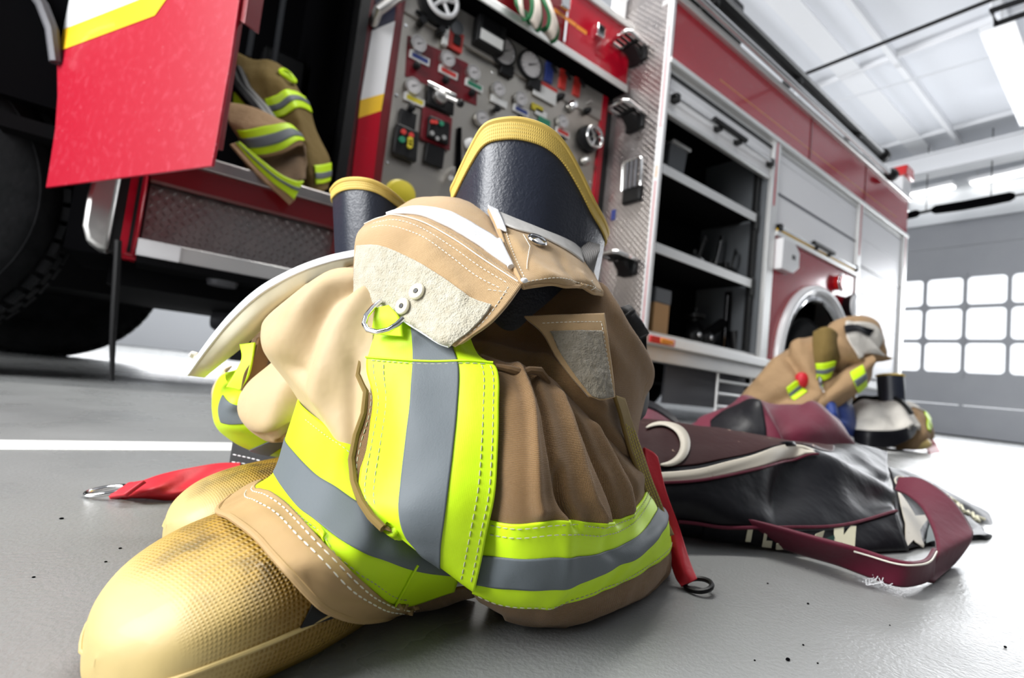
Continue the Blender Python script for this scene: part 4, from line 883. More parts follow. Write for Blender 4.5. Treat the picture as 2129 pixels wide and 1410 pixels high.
stitches([(pk, polyuv([(.10, .12), (.93, .12), (.93, .95)]), 0.0)], M_thread, po, dash=.0024, gap=.0012, r=.0004)
# tan strap down the right side
S_, o_ = strip([(1280, 822, .405), (1292, 860, .412), (1304, 910, .42), (1322, 965, .43), (1340, 1015, .44), (1362, 1070, .447), (1385, 1118, .452)], [(1300, 828, .43), (1316, 880, .435), (1334, 930, .445), (1352, 985, .45), (1374, 1040, .46), (1386, 1075, .465), (1402, 1112, .467)], M_olive, 'side_strap', TR, th=.003, grain=.0005)
stitches([(S_, polyuv([(k, .22), (k, .80)]), 0) for k in (.2, .4, .62, .85)], M_ylthread, o_, dash=.0022, gap=.0012, r=.00035)
# --- central vertical tape and the fly edge beside it
cs = Surf([
    [(785, 632, .40), (848, 636, .388), (925, 645, .38), (962, 655, .385)],
    [(768, 700, .382), (856, 705, .365), (940, 715, .356), (992, 735, .358)],
    [(762, 765, .370), (858, 770, .350), (953, 765, .341), (1033, 766, .340)],
    [(776, 830, .358), (855, 840, .337), (950, 845, .328), (1037, 850, .326)],
    [(763, 910, .350), (848, 920, .325), (943, 925, .315), (1035, 940, .314)],
    [(748, 985, .336), (838, 1000, .314), (934, 1005, .303), (1029, 1030, .304)],
    [(748, 1035, .320), (833, 1062, .303), (925, 1075, .297), (1012, 1110, .301)],
    [(775, 1072, .307), (848, 1118, .301), (917, 1133, .299), (1000, 1172, .303)],
    [(800, 1094, .302), (886, 1160, .307), (915, 1182, .309), (985, 1232, .311)],
    [(792, 1070, .34), (880, 1135, .345), (915, 1158, .345), (985, 1206, .345)]],
    disp=ridges([(.5, .0, .5, .3, .02, -.002), (.3, .3, .35, .7, .02, .002)], .1, .2))
c_o = cs.build('fly_tape', M_lime, TR, nu=60, nv=110, th=.003, grain=.0006, gs=40)
cs.build('silver_stripe', M_silver, c_o, nu=24, nv=110, u=(1/3, 2/3), off=.0009, th=.0008, grain=.0006, gs=40)
stitches([(cs, polyuv([(k, .20), (k, .70 if k < .5 else .87)]), 0) for k in (.055, .13, .875, .955)] + [(cs, polyuv([(.03, .195), (.97, .205)]), .0004)], M_dkthread, c_o, dash=.0034, gap=.0018, r=.00042)
mb = MB(); mb.tube([cs.pt(u, .185 + .01 * u, .001) for u in np.linspace(0, 1, 24)], .0008, 8); mb.build('tape_join', M_lime, c_o)
fe_ = [(752, 640, .392), (760, 700, .385), (752, 745, .378), (746, 780, .374), (762, 815, .364), (757, 860, .358), (741, 905, .352), (731, 955, .344), (736, 1005, .331), (752, 1045, .316), (772, 1075, .304), (797, 1099, .298)]
fr_ = [(775, 640, .392), (785, 700, .383), (775, 760, .372), (775, 800, .364), (786, 830, .356), (780, 880, .351), (768, 930, .345), (757, 985, .336), (757, 1030, .323), (772, 1062, .309), (787, 1085, .301), (812, 1106, .296)]
S_, o_ = strip(fe_, fr_, M_brown, 'fly_edge', TR, nv=90, th=.005, grain=.0008)
mb = MB(); mb.tube([at(*p) for p in fe_], .0026, 8); mb.build('edge_cord', M_olive, o_)
stitches([(S_, polyuv([(.42, .3), (.42, .98)]), .0)], M_dkthread, o_, dash=.0034, gap=.0016, r=.00045)
# --- waistband folded over the top
f2 = Surf([
    [(775, 480, .56), (850, 418, .56), (920, 410, .56), (1000, 425, .55), (1065, 480, .52)],
    [(788, 455, .49), (850, 423, .49), (922, 411, .49), (1000, 432, .48), (1050, 485, .46)],
    [(800, 449, .455), (862, 437, .452), (928, 448, .44), (1000, 486, .424), (1058, 525, .408)],
    [(798, 452, .448), (868, 456, .430), (935, 488, .410), (1008, 536, .392), (1080, 590, .378)],
    [(798, 470, .452), (868, 480, .435), (935, 510, .417), (1005, 560, .40), (1070, 600, .388)]])
f2o = f2.build('waist_lining', M_tan, TR, nu=80, nv=40, th=.002, grain=.0007, gs=45)
f2.build('white_waist_tape', M_webwhite, f2o, nu=80, nv=14, u=(0.02, .93), v=(.47, .66), off=.003, th=.003, grain=.0008, gs=60)
mb = MB(); pe = f2.pts(uvline((.90, .50), (.945, .68), 8), .004); mb.tube(pe, .0026, 8); mb.build('tape_fold', M_webwhite, f2o)
f1s = Surf([
    [(758, 466, .46), (800, 449, .442), (870, 453, .424), (940, 486, .404), (1010, 533, .387), (1088, 588, .371)],
    [(741, 490, .435), (798, 480, .417), (860, 503, .402), (930, 548, .383), (990, 592, .367), (1062, 622, .356)],
    [(735, 540, .424), (780, 550, .402), (840, 575, .386), (905, 611, .369), (965, 650, .353), (1026, 664, .347)],
    [(734, 590, .42), (775, 608, .398), (830, 634, .380), (890, 664, .362), (938, 698, .347), (985, 695, .343)],
    [(738, 612, .422), (765, 626, .402), (820, 651, .382), (870, 681, .364), (915, 707, .35), (948, 721, .345)],
    [(745, 615, .44), (772, 627, .42), (825, 650, .40), (872, 678, .385), (918, 702, .372), (950, 714, .368)]],
    disp=ridges([(.25, .05, .75, .3, .006, .002), (.5, .3, .8, .6, .014, .002)], .16, .08))
fo = f1s.build('waist_flap', M_tan, TR, nu=90, nv=60, th=.003, grain=.0008, gs=45)
f1s.build('loop_patch', M_velcro, fo, nu=110, nv=70, u=(0.03, .935), v=(.30, .80), off=.0022, th=.002, grain=.0004, gs=320)
mb = MB(); mb.tube([f1s.pt(u, .035, .0015) for u in np.linspace(.02, .98, 40)], .0005, 8); mb.build('seam_piping', M_thread, fo)
mb = MB(); mb.tube([f1s.pt(u, .80, .0016) for u in np.linspace(.04, .92, 40)], .0012, 8); mb.build('patch_edge', M_webwhite, fo)
stitches([(f1s, polyuv([(.1, .085), (.95, .085)]), .0), (f1s, polyuv([(.1, .15), (.93, .15)]), .0), (f1s, polyuv([(.955, .10), (.955, .42), (.955, .7)]), .0), (f1s, polyuv([(.86, .20), (.97, .16)]), 0)], M_thread, fo, dash=.0026, gap=.0014, r=.0004, off=.0008)
for k, px in enumerate(((.60, .42), (.50, .60))):
    # eyelets in the loop patch
    u_, v_ = ((.515, .455), (.445, .60))[k]; c = f1s.pt(u_, v_, .0042); n = f1s.nrm(u_, v_)
    e = MB().lathe(c - n * .001, n, [(0, .0066), (.0012, .0066), (.002, .0058), (.0020, .0022), (.0012, .0018)], 28).build('eyelet', M_cream, fo)
    MB().lathe(c, n, [(0, .0018), (.0012, .0017), (.0013, .0003)], 14).build('eyelet_hole', M_black, e)
f3 = Surf([
    [(1010, 425, .475), (1060, 446, .47), (1115, 466, .475), (1165, 490, .48), (1205, 520, .487), (1236, 565, .495)],
    [(1030, 468, .437), (1075, 486, .430), (1125, 500, .436), (1176, 525, .443), (1213, 552, .453), (1244, 586, .465)],
    [(1052, 525, .406), (1090, 535, .400), (1135, 545, .406), (1181, 560, .417), (1221, 578, .433), (1250, 600, .45)],
    [(1076, 582, .374), (1110, 576, .381), (1150, 574, .392), (1190, 578, .407), (1226, 592, .428), (1254, 606, .448)],
    [(1084, 598, .374), (1115, 593, .382), (1152, 589, .394), (1192, 594, .409), (1226, 604, .430), (1253, 613, .450)],
    [(1090, 600, .39), (1118, 594, .40), (1155, 590, .412), (1194, 595, .427), (1226, 604, .445), (1250, 612, .462)]],
    disp=ridges([(.2, .35, .5, .75, .010, .002), (.55, .3, .7, .8, .007, -.002), (.75, .4, .85, .75, .007, .0018)], .13, .1))
f3o = f3.build('buttoned_waist_tab', M_tan, TR, nu=70, nv=60, th=.003, grain=.0009, gs=50)
f3.build('grey_facing', M_lining, f3o, nu=50, nv=12, u=(.02, .80), v=(0.0, .17), off=.002, th=.0015)
f3.build('white_corner', M_webwhite, f3o, nu=8, nv=14, u=(0, .09), v=(-.0, .24), off=.003, th=.002)
mb = MB(); mb.tube([f3.pt(.02, v, .001) for v in np.linspace(.16, .78, 30)], .0013, 8); mb.tube([f3.pt(u, .80, .0005) for u in np.linspace(.02, .99, 40)], .0016, 8); mb.build('tab_edge_roll', M_tan, f3o)
stitches([(f3, polyuv([(.09, .18), (.09, .60)]), 0), (f3, polyuv([(.04, .2), (.04, .6)]), 0), (f3, polyuv([(.03, .655), (.97, .655)]), 0)], M_thread, f3o, dash=.0026, gap=.0014, r=.0004, off=.0008)
mb = MB()
for pts in ([(.25, .20), (.28, .30), (.22, .42), (.16, .52)], [(.86, .40), (.80, .52), (.86, .62), (.80, .74)]): mb.tube([f3.pt(u, v, .0008) for u, v in polyuv(pts, 8)], .0003, 6)
mb.build('loose_stitch', M_thread, f3o)
mb = MB().blob(at(1090, 583, .368), (.003, .0025, .002), 12, 8); mb.build('bar_tack', M_webwhite, f3o)
c = f3.pt(.355, .235, .001); n = f3.nrm(.355, .235)
bt = MB().lathe(c, n, [(0, .0085), (.0016, .0092), (.0028, .0085), (.0030, .0074), (.0024, .0068), (.0026, .0030), (.0032, .0004)], 36).build('snap_button', M_chrome, f3o)
# metal ring under the flap
mb = MB(); mb.tube([at(*p) for p in ((792, 626, .385), (775, 640, .374), (761, 657, .368), (757, 674, .364), (765, 686, .360), (785, 691, .357), (808, 686, .356), (826, 674, .357), (838, 662, .36))], .0021, 10)
mb.build('metal_ring', M_chrome, TR)
S_, o_ = strip([(782, 640, .376), (776, 665, .372), (772, 695, .372)], [(808, 634, .376), (830, 660, .368), (838, 700, .364)], M_lime, 'ring_tab', TR, th=.002)

# ------------------------------------------------------------------ braces: red strap ends with rings, black webbing
BRC = root('suspenders', 'red leather and black webbing braces with metal rings spread beside the trousers', 'suspenders', tuple(onZ(330, 1035)))
zfix = lambda rows: rows
def fl(px, py, lift=.002): p = onZ(px, py, lift); return p
rs_ = Surf([[fl(228, 1034), fl(240, 1032), fl(256, 1024), fl(268, 1010, .012)], [fl(300, 1037), fl(305, 1030, .008), fl(322, 1012, .018), at(335, 986, .575)], [fl(365, 1040), at(375, 1022, .555), at(390, 998, .58), at(400, 972, .60)], [at(440, 1015, .56), at(445, 995, .59), at(450, 975, .61), at(455, 963, .63)], [at(500, 1005, .58), at(500, 990, .60), at(500, 972, .625), at(500, 962, .64)]], world=True)
r_o = rs_.build('red_strap', M_redstrap, BRC, nu=30, nv=60, th=.004)
S_ = Surf([[fl(228, 1035, .004), fl(268, 1007, .017)], [fl(262, 1030, .012), fl(302, 1001, .026)]], world=True); S_.build('strap_keeper', M_redstrap, r_o, nu=12, nv=10, th=.004, off=.002)
c = onZ(222, 1019, .008); e1 = onZ(180, 1024, .004) - c; nrm_ = np.array([.12, -.2, 1.]); mb = MB(); e2 = np.cross(nrm_, e1); e2 *= .78
mb.tube([c + e1 * math.cos(2 * PI * k / 36) + e2 * math.sin(2 * PI * k / 36) * .8 for k in range(36)], .0026, 10, closed=True)
o = mb.build('ring', M_chrome, r_o); zmin = min(v[2] for v in mb.v); o.location.z += (.0005 - zmin)
wb = Surf([[at(486, 903, .66), at(540, 925, .65), at(600, 955, .64)], [at(480, 940, .65), at(540, 955, .64), at(590, 975, .63)], [at(474, 980, .64), at(535, 983, .635), at(580, 986, .63)]], world=True)
w_o = wb.build('black_webbing', M_blackweb, BRC, nu=30, nv=24, th=.006)
stitches([(wb, polyuv([(.02, .55), (.95, .55)]), 0), (wb, polyuv([(.02, .75), (.95, .75)]), 0)], M_webwhite, w_o, dash=.005, gap=.0022, r=.0008)
rr = Surf([[at(1340, 930, .52), at(1358, 940, .52), at(1368, 950, .52)], [at(1348, 985, .505), at(1372, 1010, .505), at(1385, 1020, .505)], [at(1372, 1090, .495), at(1398, 1095, .49), at(1412, 1095, .49)], [fl(1400, 1190, .012), fl(1420, 1180, .02), at(1434, 1165, .48)], [fl(1415, 1218, .004), fl(1435, 1212, .008), fl(1450, 1204, .010)]], world=True)
rr_o = rr.build('red_strap', M_redstrap, BRC, nu=16, nv=60, th=.004)
c = onZ(1452, 1216, .006); mb = MB().ring(c, (-.25, .1, 1), .012, .0024, 28, 8); zmin = min(v[2] for v in mb.v); o = mb.build('ring', M_black, rr_o); o.location.z += (.0005 - zmin)
bp_ = Surf([[(1285, 640, .56), (1300, 655, .545), (1318, 680, .56)], [(1315, 700, .55), (1335, 715, .54), (1350, 745, .56)], [(1325, 770, .545), (1345, 790, .54), (1352, 805, .56)], [(1310, 840, .54), (1335, 840, .535), (1345, 855, .555)], [(1295, 860, .53), (1315, 870, .53), (1328, 876, .545)]])
bp_.build('shoulder_pad', M_blackweb, BRC, nu=20, nv=40, th=.012, grain=.003, gs=40)
# ------------------------------------------------------------------ black and maroon equipment bag on the floor at the right
BG = root('equipment_bag', 'long black vinyl bag with maroon handle and cream stripe on the floor', 'bag', tuple(onZ(1640, 1138)))
def Fz(px, py): return onZ(px, py, .004)
bag = Surf([
    [at(1310, 865, .80), at(1450, 885, .86), at(1560, 900, .92), at(1690, 922, .98), at(1790, 925, 1.04), at(1845, 940, 1.08)],
    [at(1318, 884, .70), at(1440, 893, .75), at(1560, 911, .80), at(1690, 929, .86), at(1785, 950, .94), at(1845, 965, 1.0)],
    [at(1325, 930, .64), at(1445, 932, .67), at(1560, 928, .72), at(1665, 926, .79), at(1760, 960, .87), at(1850, 985, .92)],
    [at(1330, 986, .60), at(1450, 977, .625), at(1562, 948, .685), at(1642, 924, .765), at(1715, 940, .80), at(1852, 1000, .87)],
    [at(1335, 1005, .593), at(1450, 998, .615), at(1562, 975, .67), at(1645, 952, .74), at(1715, 946, .785), at(1855, 1020, .84)],
    [at(1345, 1040, .582), at(1450, 1045, .598), at(1560, 1045, .635), at(1640, 1040, .685), at(1748, 1035, .73), at(1858, 1050, .79)],
    [at(1370, 1078, .592), at(1450, 1085, .603), at(1560, 1096, .612), at(1640, 1102, .628), at(1750, 1097, .665), at(1862, 1066, .74)],
    [Fz(1380, 1112), Fz(1450, 1120), Fz(1560, 1132), Fz(1640, 1142), Fz(1750, 1150), Fz(1885, 1142)],
    [Fz(1400, 1085), Fz(1460, 1090), Fz(1560, 1100), Fz(1640, 1108), Fz(1750, 1115), Fz(1880, 1110)]], world=True,
    disp=ridges([(.55, .6, .95, .35, .03, -.012), (.7, .5, .98, .55, .02, .008), (.3, .7, .8, .62, .04, .006), (.1, .15, .6, .2, .03, .004)], .55, .35))
b_o = bag.build('bag_body', M_blackvinyl, BG, nu=90, nv=90, th=.004, grain=.003, gs=14)
nb_ = 8
bag.build('rolled_side', M_maroonvinyl, b_o, nu=80, nv=40, u=(0, .68), v=(.02, 2.75/nb_), off=.0012, th=.001, grain=.003, gs=14)
bag.build('cream_stripe', M_creamvinyl, b_o, nu=80, nv=14, u=(0, .76), v=(3.0/nb_, 4.0/nb_), off=.0018, th=.001, grain=.003, gs=14)
bag.build('letter_panel', M_blackvinyl, b_o, nu=70, nv=14, u=(.22, 1), v=(6.02/nb_, 7.0/nb_), off=.0012, th=.001, grain=.003, gs=14)
mb = MB(); mb.tube([bag.pt(u, 4.08/nb_, .003) for u in np.linspace(0, .76, 50)], .0018, 6); mb.tube([bag.pt(u, 5.98/nb_, .003) for u in np.linspace(.1, 1, 50)], .0022, 6); mb.build('maroon_piping', M_maroon, b_o)
# cream crescent mark on the rolled side
cr = []
for t in np.linspace(-2.2, 1.6, 26): cr.append((.10 + .075 * math.cos(t), .245 + .10 * math.sin(t), .075, .10))
mb = MB(); n = 26; vs = []
for i, t in enumerate(np.linspace(-2.4, 1.9, n)):
    w_ = math.sin(PI * (i + .5) / n) ** .6
    for k in (1.0, 1 - .42 * w_): vs.append(bag.pt(min(max(.095 + .085 * math.cos(t) * k, 0), 1), .235 + .115 * math.sin(t) * k, .0045))
mb.add(vs, [(2*i, 2*i+1, 2*i+3, 2*i+2) for i in range(n - 1)]); o = mb.build('crescent_mark', M_creamvinyl, b_o); sm = o.modifiers.new('solid', 'SOLIDIFY'); sm.thickness = .0008
# block lettering, cut off along its upper edge
def uvpoly(S, polys, m, name, par, off=.003, sub=4):
    mb = MB()
    for poly in polys:
        P = []
        for i in range(len(poly)):
            a, b = np.array(poly[i]), np.array(poly[(i + 1) % len(poly)])
            for k in range(sub): P.append(tuple(a + (b - a) * k / sub))
        q = S.pts(P, off); c = np.mean(P, axis=0); nn = S.nrm(*c); mb.prism(q, -nn * .0012)
    return mb.build(name, m, par, smooth=False)
v = lambda t: (6 + t) / nb_
for polys in ([[(.375, v(.05)), (.395, v(.05)), (.395, v(.55)), (.375, v(.55))]],
              [[(.455, v(.15)), (.470, v(.15)), (.470, v(.45)), (.505, v(.45)), (.505, v(.75)), (.455, v(.75))]],
              [[(.530, v(.55)), (.575, v(.40)), (.575, v(.75)), (.535, v(.85))]],
              [[(.60, v(.30)), (.655, v(.30)), (.655, v(.75)), (.675, v(.75)), (.70, v(.2)), (.73, v(.1)), (.71, v(.85)), (.68, v(.98)), (.64, v(.98)), (.64, v(.72)), (.60, v(.65))]],
              [[(.765, v(.05)), (.80, v(.05)), (.80, v(.3)), (.825, v(.05)), (.845, v(.10)), (.835, v(.75)), (.81, v(.85)), (.795, v(.50)), (.77, v(.50))]]):
    uvpoly(bag, polys, M_letter, 'block_letter', b_o)
uvpoly(bag, [[(.735, v(.35)), (.765, v(.25)), (.785, v(.7)), (.74, v(.85))]], M_greenink, 'green_mark', b_o)
be = Surf([
    [at(1846, 970, .99), at(1915, 990, 1.0), at(1980, 1026, 1.02), at(2050, 1062, 1.03), at(2062, 1080, 1.0)],
    [at(1856, 1010, .88), at(1925, 1030, .90), at(1988, 1055, .94), at(2052, 1082, .97), at(2064, 1094, .95)],
    [at(1864, 1075, .75), at(1920, 1088, .80), at(1982, 1092, .86), at(2045, 1102, .90), at(2056, 1104, .90)],
    [Fz(1878, 1143), Fz(1925, 1133), Fz(1985, 1122), Fz(2040, 1118), Fz(2050, 1112)],
    [Fz(1890, 1110), Fz(1925, 1105), Fz(1980, 1100), Fz(2030, 1100), Fz(2040, 1100)]], world=True, disp=ridges([(.1, .2, .7, .5, .03, .006), (.6, .2, .9, .6, .02, -.006)], .3, .25))
e_o = be.build('bag_end', M_blackvinyl, BG, nu=50, nv=40, th=.004, grain=.002, gs=18)
uvpoly(be, [[(.02, .30), (.16, .46), (.30, .42), (.20, .58), (.22, .78), (.12, .66), (.02, .72), (.06, .54)]], M_creamvinyl, 'star_mark', e_o)
uvpoly(be, [[(.30, .46), (.42, .50), (.36, .70), (.24, .72)]], M_greenink, 'green_mark', e_o)
mb = MB(); c = (.06, .22); mb.tube([be.pt(c[0] + .05 * math.cos(t), c[1] + .06 * math.sin(t), .003) for t in np.linspace(0, 2 * PI, 24, endpoint=False)], .0014, 6, closed=True); mb.build('round_mark', M_creamvinyl, e_o)
scr = [[(.30, .10), (.33, .22), (.36, .12), (.39, .24), (.42, .14)], [(.45, .16), (.44, .28), (.50, .28), (.51, .18), (.46, .17)], [(.54, .18), (.54, .30), (.59, .30), (.60, .20)], [(.63, .20), (.64, .32), (.68, .33), (.66, .24), (.72, .26)]]
for pth in scr:
    mb = MB(); mb.tube([be.pt(a, b, .003) for a, b in polyuv(pth, 6)], .003, 6); mb.build('script_letter', M_letter, e_o)
# webbing handle
S_, o_ = strip([at(1860, 1018, .80), at(1885, 1028, .76), at(1918, 1055, .70), at(1942, 1100, .645), at(1950, 1145, .60), at(1940, 1180, .575), at(1925, 1207, .555)],
               [at(1868, 992, .82), at(1915, 995, .79), at(1975, 1033, .74), at(2015, 1088, .69), at(2022, 1120, .655), Fz(1990, 1168), Fz(1945, 1207)], M_maroon, 'handle_loop', BG, nu=14, nv=60, th=.004, world=True)
def Fl(px, py, l): return onZ(px, py, l)
S_, o_ = strip([at(1948, 1140, .592), Fl(1932, 1165, .03), Fl(1900, 1172, .032), Fl(1860, 1168, .032), Fl(1800, 1150, .034), Fl(1740, 1133, .036), Fl(1640, 1105, .036), Fl(1540, 1076, .04), Fl(1430, 1060, .045)],
               [Fz(1942, 1203), Fz(1915, 1216), Fz(1870, 1221), Fz(1808, 1202), Fz(1738, 1176), Fz(1655, 1152), Fl(1560, 1120, .010), Fl(1480, 1102, .02), Fl(1400, 1090, .025)], M_maroon, 'handle_strap', BG, nu=12, nv=80, th=.004, world=True)
mb = MB(); mb.tube([S_.pt(.04, v_, .001) for v_ in np.linspace(.02, .55, 40)], .0010, 6); mb.build('strap_edge', M_thread, o_)
mb = MB()
random.seed(3)
for k in range(22):
    p0 = Fz(1800 + random.random() * 50, 1203 + random.random() * 16 ); mb.tube([p0, p0 + np.array([random.uniform(-.01, .012), random.uniform(-.012, .006), random.uniform(.001, .006)])], .0005, 5)
mb.build('frayed_threads', M_webwhite, o_)

# maroon bag slumped behind it
MBG = root('maroon_bag', 'slumped maroon nylon bag with a black underside behind the black bag', 'bag', tuple(onZ(1600, 905)))
ml = Surf([
    [(1430, 885, 1.75), (1500, 850, 1.85), (1600, 842, 1.9), (1680, 842, 1.85), (1740, 870, 1.8), (1785, 935, 1.75)],
    [(1425, 895, 1.55), (1500, 858, 1.6), (1560, 838, 1.62), (1650, 845, 1.62), (1710, 855, 1.6), (1780, 925, 1.62)],
    [(1430, 915, 1.40), (1490, 885, 1.42), (1570, 868, 1.42), (1640, 880, 1.42), (1715, 890, 1.45), (1775, 935, 1.55)],
    [(1440, 940, 1.30), (1500, 920, 1.32), (1580, 910, 1.34), (1640, 920, 1.36), (1715, 925, 1.42), (1765, 945, 1.50)],
    [(1450, 970, 1.28), (1500, 965, 1.30), (1580, 955, 1.32), (1640, 950, 1.36), (1715, 945, 1.42), (1755, 955, 1.48)]],
    disp=ridges([(.32, .05, .5, .8, .04, .03), (.5, .2, .6, .9, .03, -.02), (.7, .2, .95, .5, .04, .02), (.1, .3, .4, .5, .03, .02)], .6, .4))
m_o = ml.build('bag_shell', M_maroon, MBG, nu=60, nv=40, th=.006, grain=.006, gs=8)
ml.build('black_side', M_blackvinyl, m_o, nu=30, nv=16, u=(.16, .42), v=(.42, .80), off=.003, th=.002, grain=.006, gs=8)
sl_ = Surf([[(1315, 838, 1.25), (1350, 835, 1.25), (1395, 862, 1.28), (1425, 895, 1.32)], [(1318, 855, 1.18), (1350, 858, 1.18), (1385, 875, 1.2), (1415, 895, 1.25)], [(1320, 880, 1.12), (1350, 880, 1.12), (1380, 890, 1.15), (1405, 900, 1.2)]])
s_o = sl_.build('side_pocket', M_maroon, MBG, nu=24, nv=16, th=.006); sl_.build('black_trim', M_blackvinyl, s_o, nu=24, nv=6, v=(0, .32), off=.003, th=.003)

# ------------------------------------------------------------------ heap of gear in front of the rear wheel
CT = root('turnout_coat', 'tan fire coat heaped on the floor before the rear wheel, pale lining showing', 'coat', tuple(onZ(1650, 905)))
c1_ = Surf([
    [(1535, 850, 3.5), (1590, 770, 3.5), (1650, 715, 3.5), (1690, 700, 3.5), (1720, 700, 3.5)],
    [(1520, 850, 3.2), (1572, 790, 3.15), (1625, 735, 3.15), (1668, 712, 3.15), (1702, 715, 3.15)],
    [(1530, 862, 3.05), (1590, 815, 3.0), (1640, 775, 2.98), (1680, 745, 3.0), (1712, 735, 3.05)],
    [(1560, 880, 2.98), (1615, 845, 2.92), (1660, 815, 2.9), (1700, 785, 2.92), (1735, 765, 3.0)],
    [(1600, 892, 2.95), (1645, 870, 2.9), (1690, 845, 2.88), (1730, 820, 2.9), (1770, 795, 2.98)],
    [(1620, 905, 3.0), (1660, 895, 2.98), (1700, 875, 2.98), (1740, 850, 3.0), (1780, 830, 3.1)]],
    disp=ridges([(.02, .5, .6, .62, .05, -.05), (.3, .3, .7, .2, .06, .03), (.1, .75, .9, .7, .05, .03), (.5, .1, .62, .5, .05, -.06)], .9, .6))
co = c1_.build('coat_body', M_jacket, CT, nu=70, nv=60, th=.01, grain=.012, gs=5)
c2_ = Surf([
    [(1695, 715, 3.3), (1735, 668, 3.3), (1785, 655, 3.35), (1825, 668, 3.4), (1840, 700, 3.45)],
    [(1690, 720, 3.12), (1728, 680, 3.08), (1780, 662, 3.1), (1822, 678, 3.15), (1840, 712, 3.2)],
    [(1700, 745, 3.02), (1735, 712, 2.98), (1775, 695, 3.0), (1815, 702, 3.05), (1848, 735, 3.12)],
    [(1715, 770, 2.98), (1745, 750, 2.95), (1780, 735, 2.98), (1815, 732, 3.02), (1856, 745, 3.1)],
    [(1730, 790, 3.02), (1760, 775, 3.0), (1790, 765, 3.02), (1815, 755, 3.08), (1835, 752, 3.15)]],
    disp=ridges([(.1, .3, .5, .9, .05, .05), (.5, .3, .95, .6, .05, -.03)], .6, .4))
c2o = c2_.build('coat_hood', M_jacket, CT, nu=50, nv=44, th=.01, grain=.01, gs=6)
c2_.build('pale_lining', M_whitecloth, c2o, nu=36, nv=30, u=(.40, .90), v=(.28, .78), off=.008, th=.006, grain=.014, gs=7)
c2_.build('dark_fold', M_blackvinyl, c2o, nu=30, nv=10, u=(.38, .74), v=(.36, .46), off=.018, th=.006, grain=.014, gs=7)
c3_ = Surf([[(1690, 690, 3.0), (1715, 680, 2.95), (1738, 690, 2.95), (1748, 715, 3.0)], [(1690, 730, 2.93), (1712, 725, 2.88), (1736, 728, 2.88), (1750, 740, 2.95)], [(1695, 760, 2.9), (1712, 760, 2.87), (1730, 755, 2.88), (1742, 752, 2.94)], [(1700, 795, 2.92), (1708, 800, 2.9), (1718, 795, 2.9), (1728, 780, 2.95)]])
c3_.build('coat_collar', M_oldjacket, CT, nu=24, nv=30, th=.01, grain=.01, gs=7)
c4_ = Surf([[(1700, 815, 2.95), (1740, 780, 2.92), (1780, 755, 2.95), (1815, 738, 3.0)], [(1690, 838, 2.88), (1735, 803, 2.84), (1785, 772, 2.87), (1822, 748, 2.95)], [(1700, 855, 2.86), (1745, 822, 2.82), (1790, 792, 2.85), (1815, 765, 2.94)], [(1720, 862, 2.92), (1755, 838, 2.9), (1795, 808, 2.92), (1812, 785, 3.0)]])
c4o = c4_.build('coat_sleeve', M_jacket, CT, nu=40, nv=30, th=.01, grain=.01, gs=7)
def patch_on(S, u, v, par, name='lime_tape'):
    a = S.build(name, M_lime, par, nu=14, nv=14, u=u, v=v, off=.012, th=.006); um = (v[0] * .62 + v[1] * .38, v[0] * .38 + v[1] * .62); S.build('silver_stripe', M_silver, a, nu=14, nv=6, u=u, v=um, off=.016, th=.004)
patch_on(c4_, (.55, .74), (.25, .95), c4o); patch_on(c1_, (.42, .60), (.50, .64), co); patch_on(c3_, (.05, .75), (.62, .92), co); patch_on(c1_, (.20, .30), (.80, .88), co)
c5 = c1_.pt(.62, .52, .02); MB().blob(c5, (.045, .04, .05)).build('red_tab', M_redstrap, co); MB().ring(c4_.pt(.2, .2, .03), (.2, -1, .3), .05, .010, 20, 8).build('coat_ring', M_chrome, c4o)
def heap(name, rows, m, label, cat, loc, th=.008, grain=.01, parts=()):
    t = root(name, label, cat, loc); S = Surf(rows); return t, S
BB = root('drawstring_bag', 'blue nylon drawstring bag wedged between the tan coat and the pale gear bag', 'bag', tuple(onZ(1740, 915)))
sb_ = Surf([[(1700, 835, 3.2), (1722, 818, 3.15), (1745, 815, 3.15), (1762, 825, 3.2)], [(1690, 855, 3.0), (1718, 838, 2.9), (1750, 835, 2.9), (1775, 850, 3.0)], [(1692, 885, 2.92), (1722, 870, 2.8), (1758, 872, 2.8), (1782, 885, 2.92)], [(1700, 912, 2.92), (1730, 905, 2.82), (1762, 905, 2.82), (1780, 912, 2.92)]], disp=ridges([(.4, 0, .42, .6, .03, .03), (.62, 0, .66, .6, .03, -.03), (.2, .1, .22, .7, .03, -.02)], .25, .3))
so_ = sb_.build('bag_cloth', M_bluecloth, BB, nu=40, nv=40, th=.008, grain=.006, gs=9)
MB().tube([at(1757, 822, 3.05), at(1762, 805, 3.05), at(1768, 828, 2.98), at(1766, 838, 2.95)], .012, 8).build('white_cord', M_webwhite, so_)
GB = root('gear_bag', 'pale grey and black gear bag on the floor below the standing black boot', 'bag', tuple(onZ(1850, 945)))
gs_ = Surf([[(1765, 845, 3.6), (1800, 825, 3.6), (1850, 828, 3.6), (1890, 845, 3.6), (1925, 870, 3.6)], [(1768, 850, 3.2), (1800, 832, 3.15), (1845, 833, 3.15), (1885, 852, 3.15), (1915, 880, 3.2)], [(1772, 875, 2.98), (1805, 870, 2.9), (1850, 875, 2.9), (1890, 885, 2.92), (1912, 890, 3.0)], [(1775, 895, 2.9), (1810, 898, 2.82), (1850, 897, 2.82), (1880, 892, 2.86), (1905, 885, 2.95)], [(1778, 920, 2.88), (1810, 930, 2.8), (1850, 930, 2.8), (1885, 915, 2.84), (1900, 900, 2.94)]], disp=ridges([(.3, .1, .6, .5, .04, -.02), (.6, .2, .8, .6, .04, .02)], .5, .4))
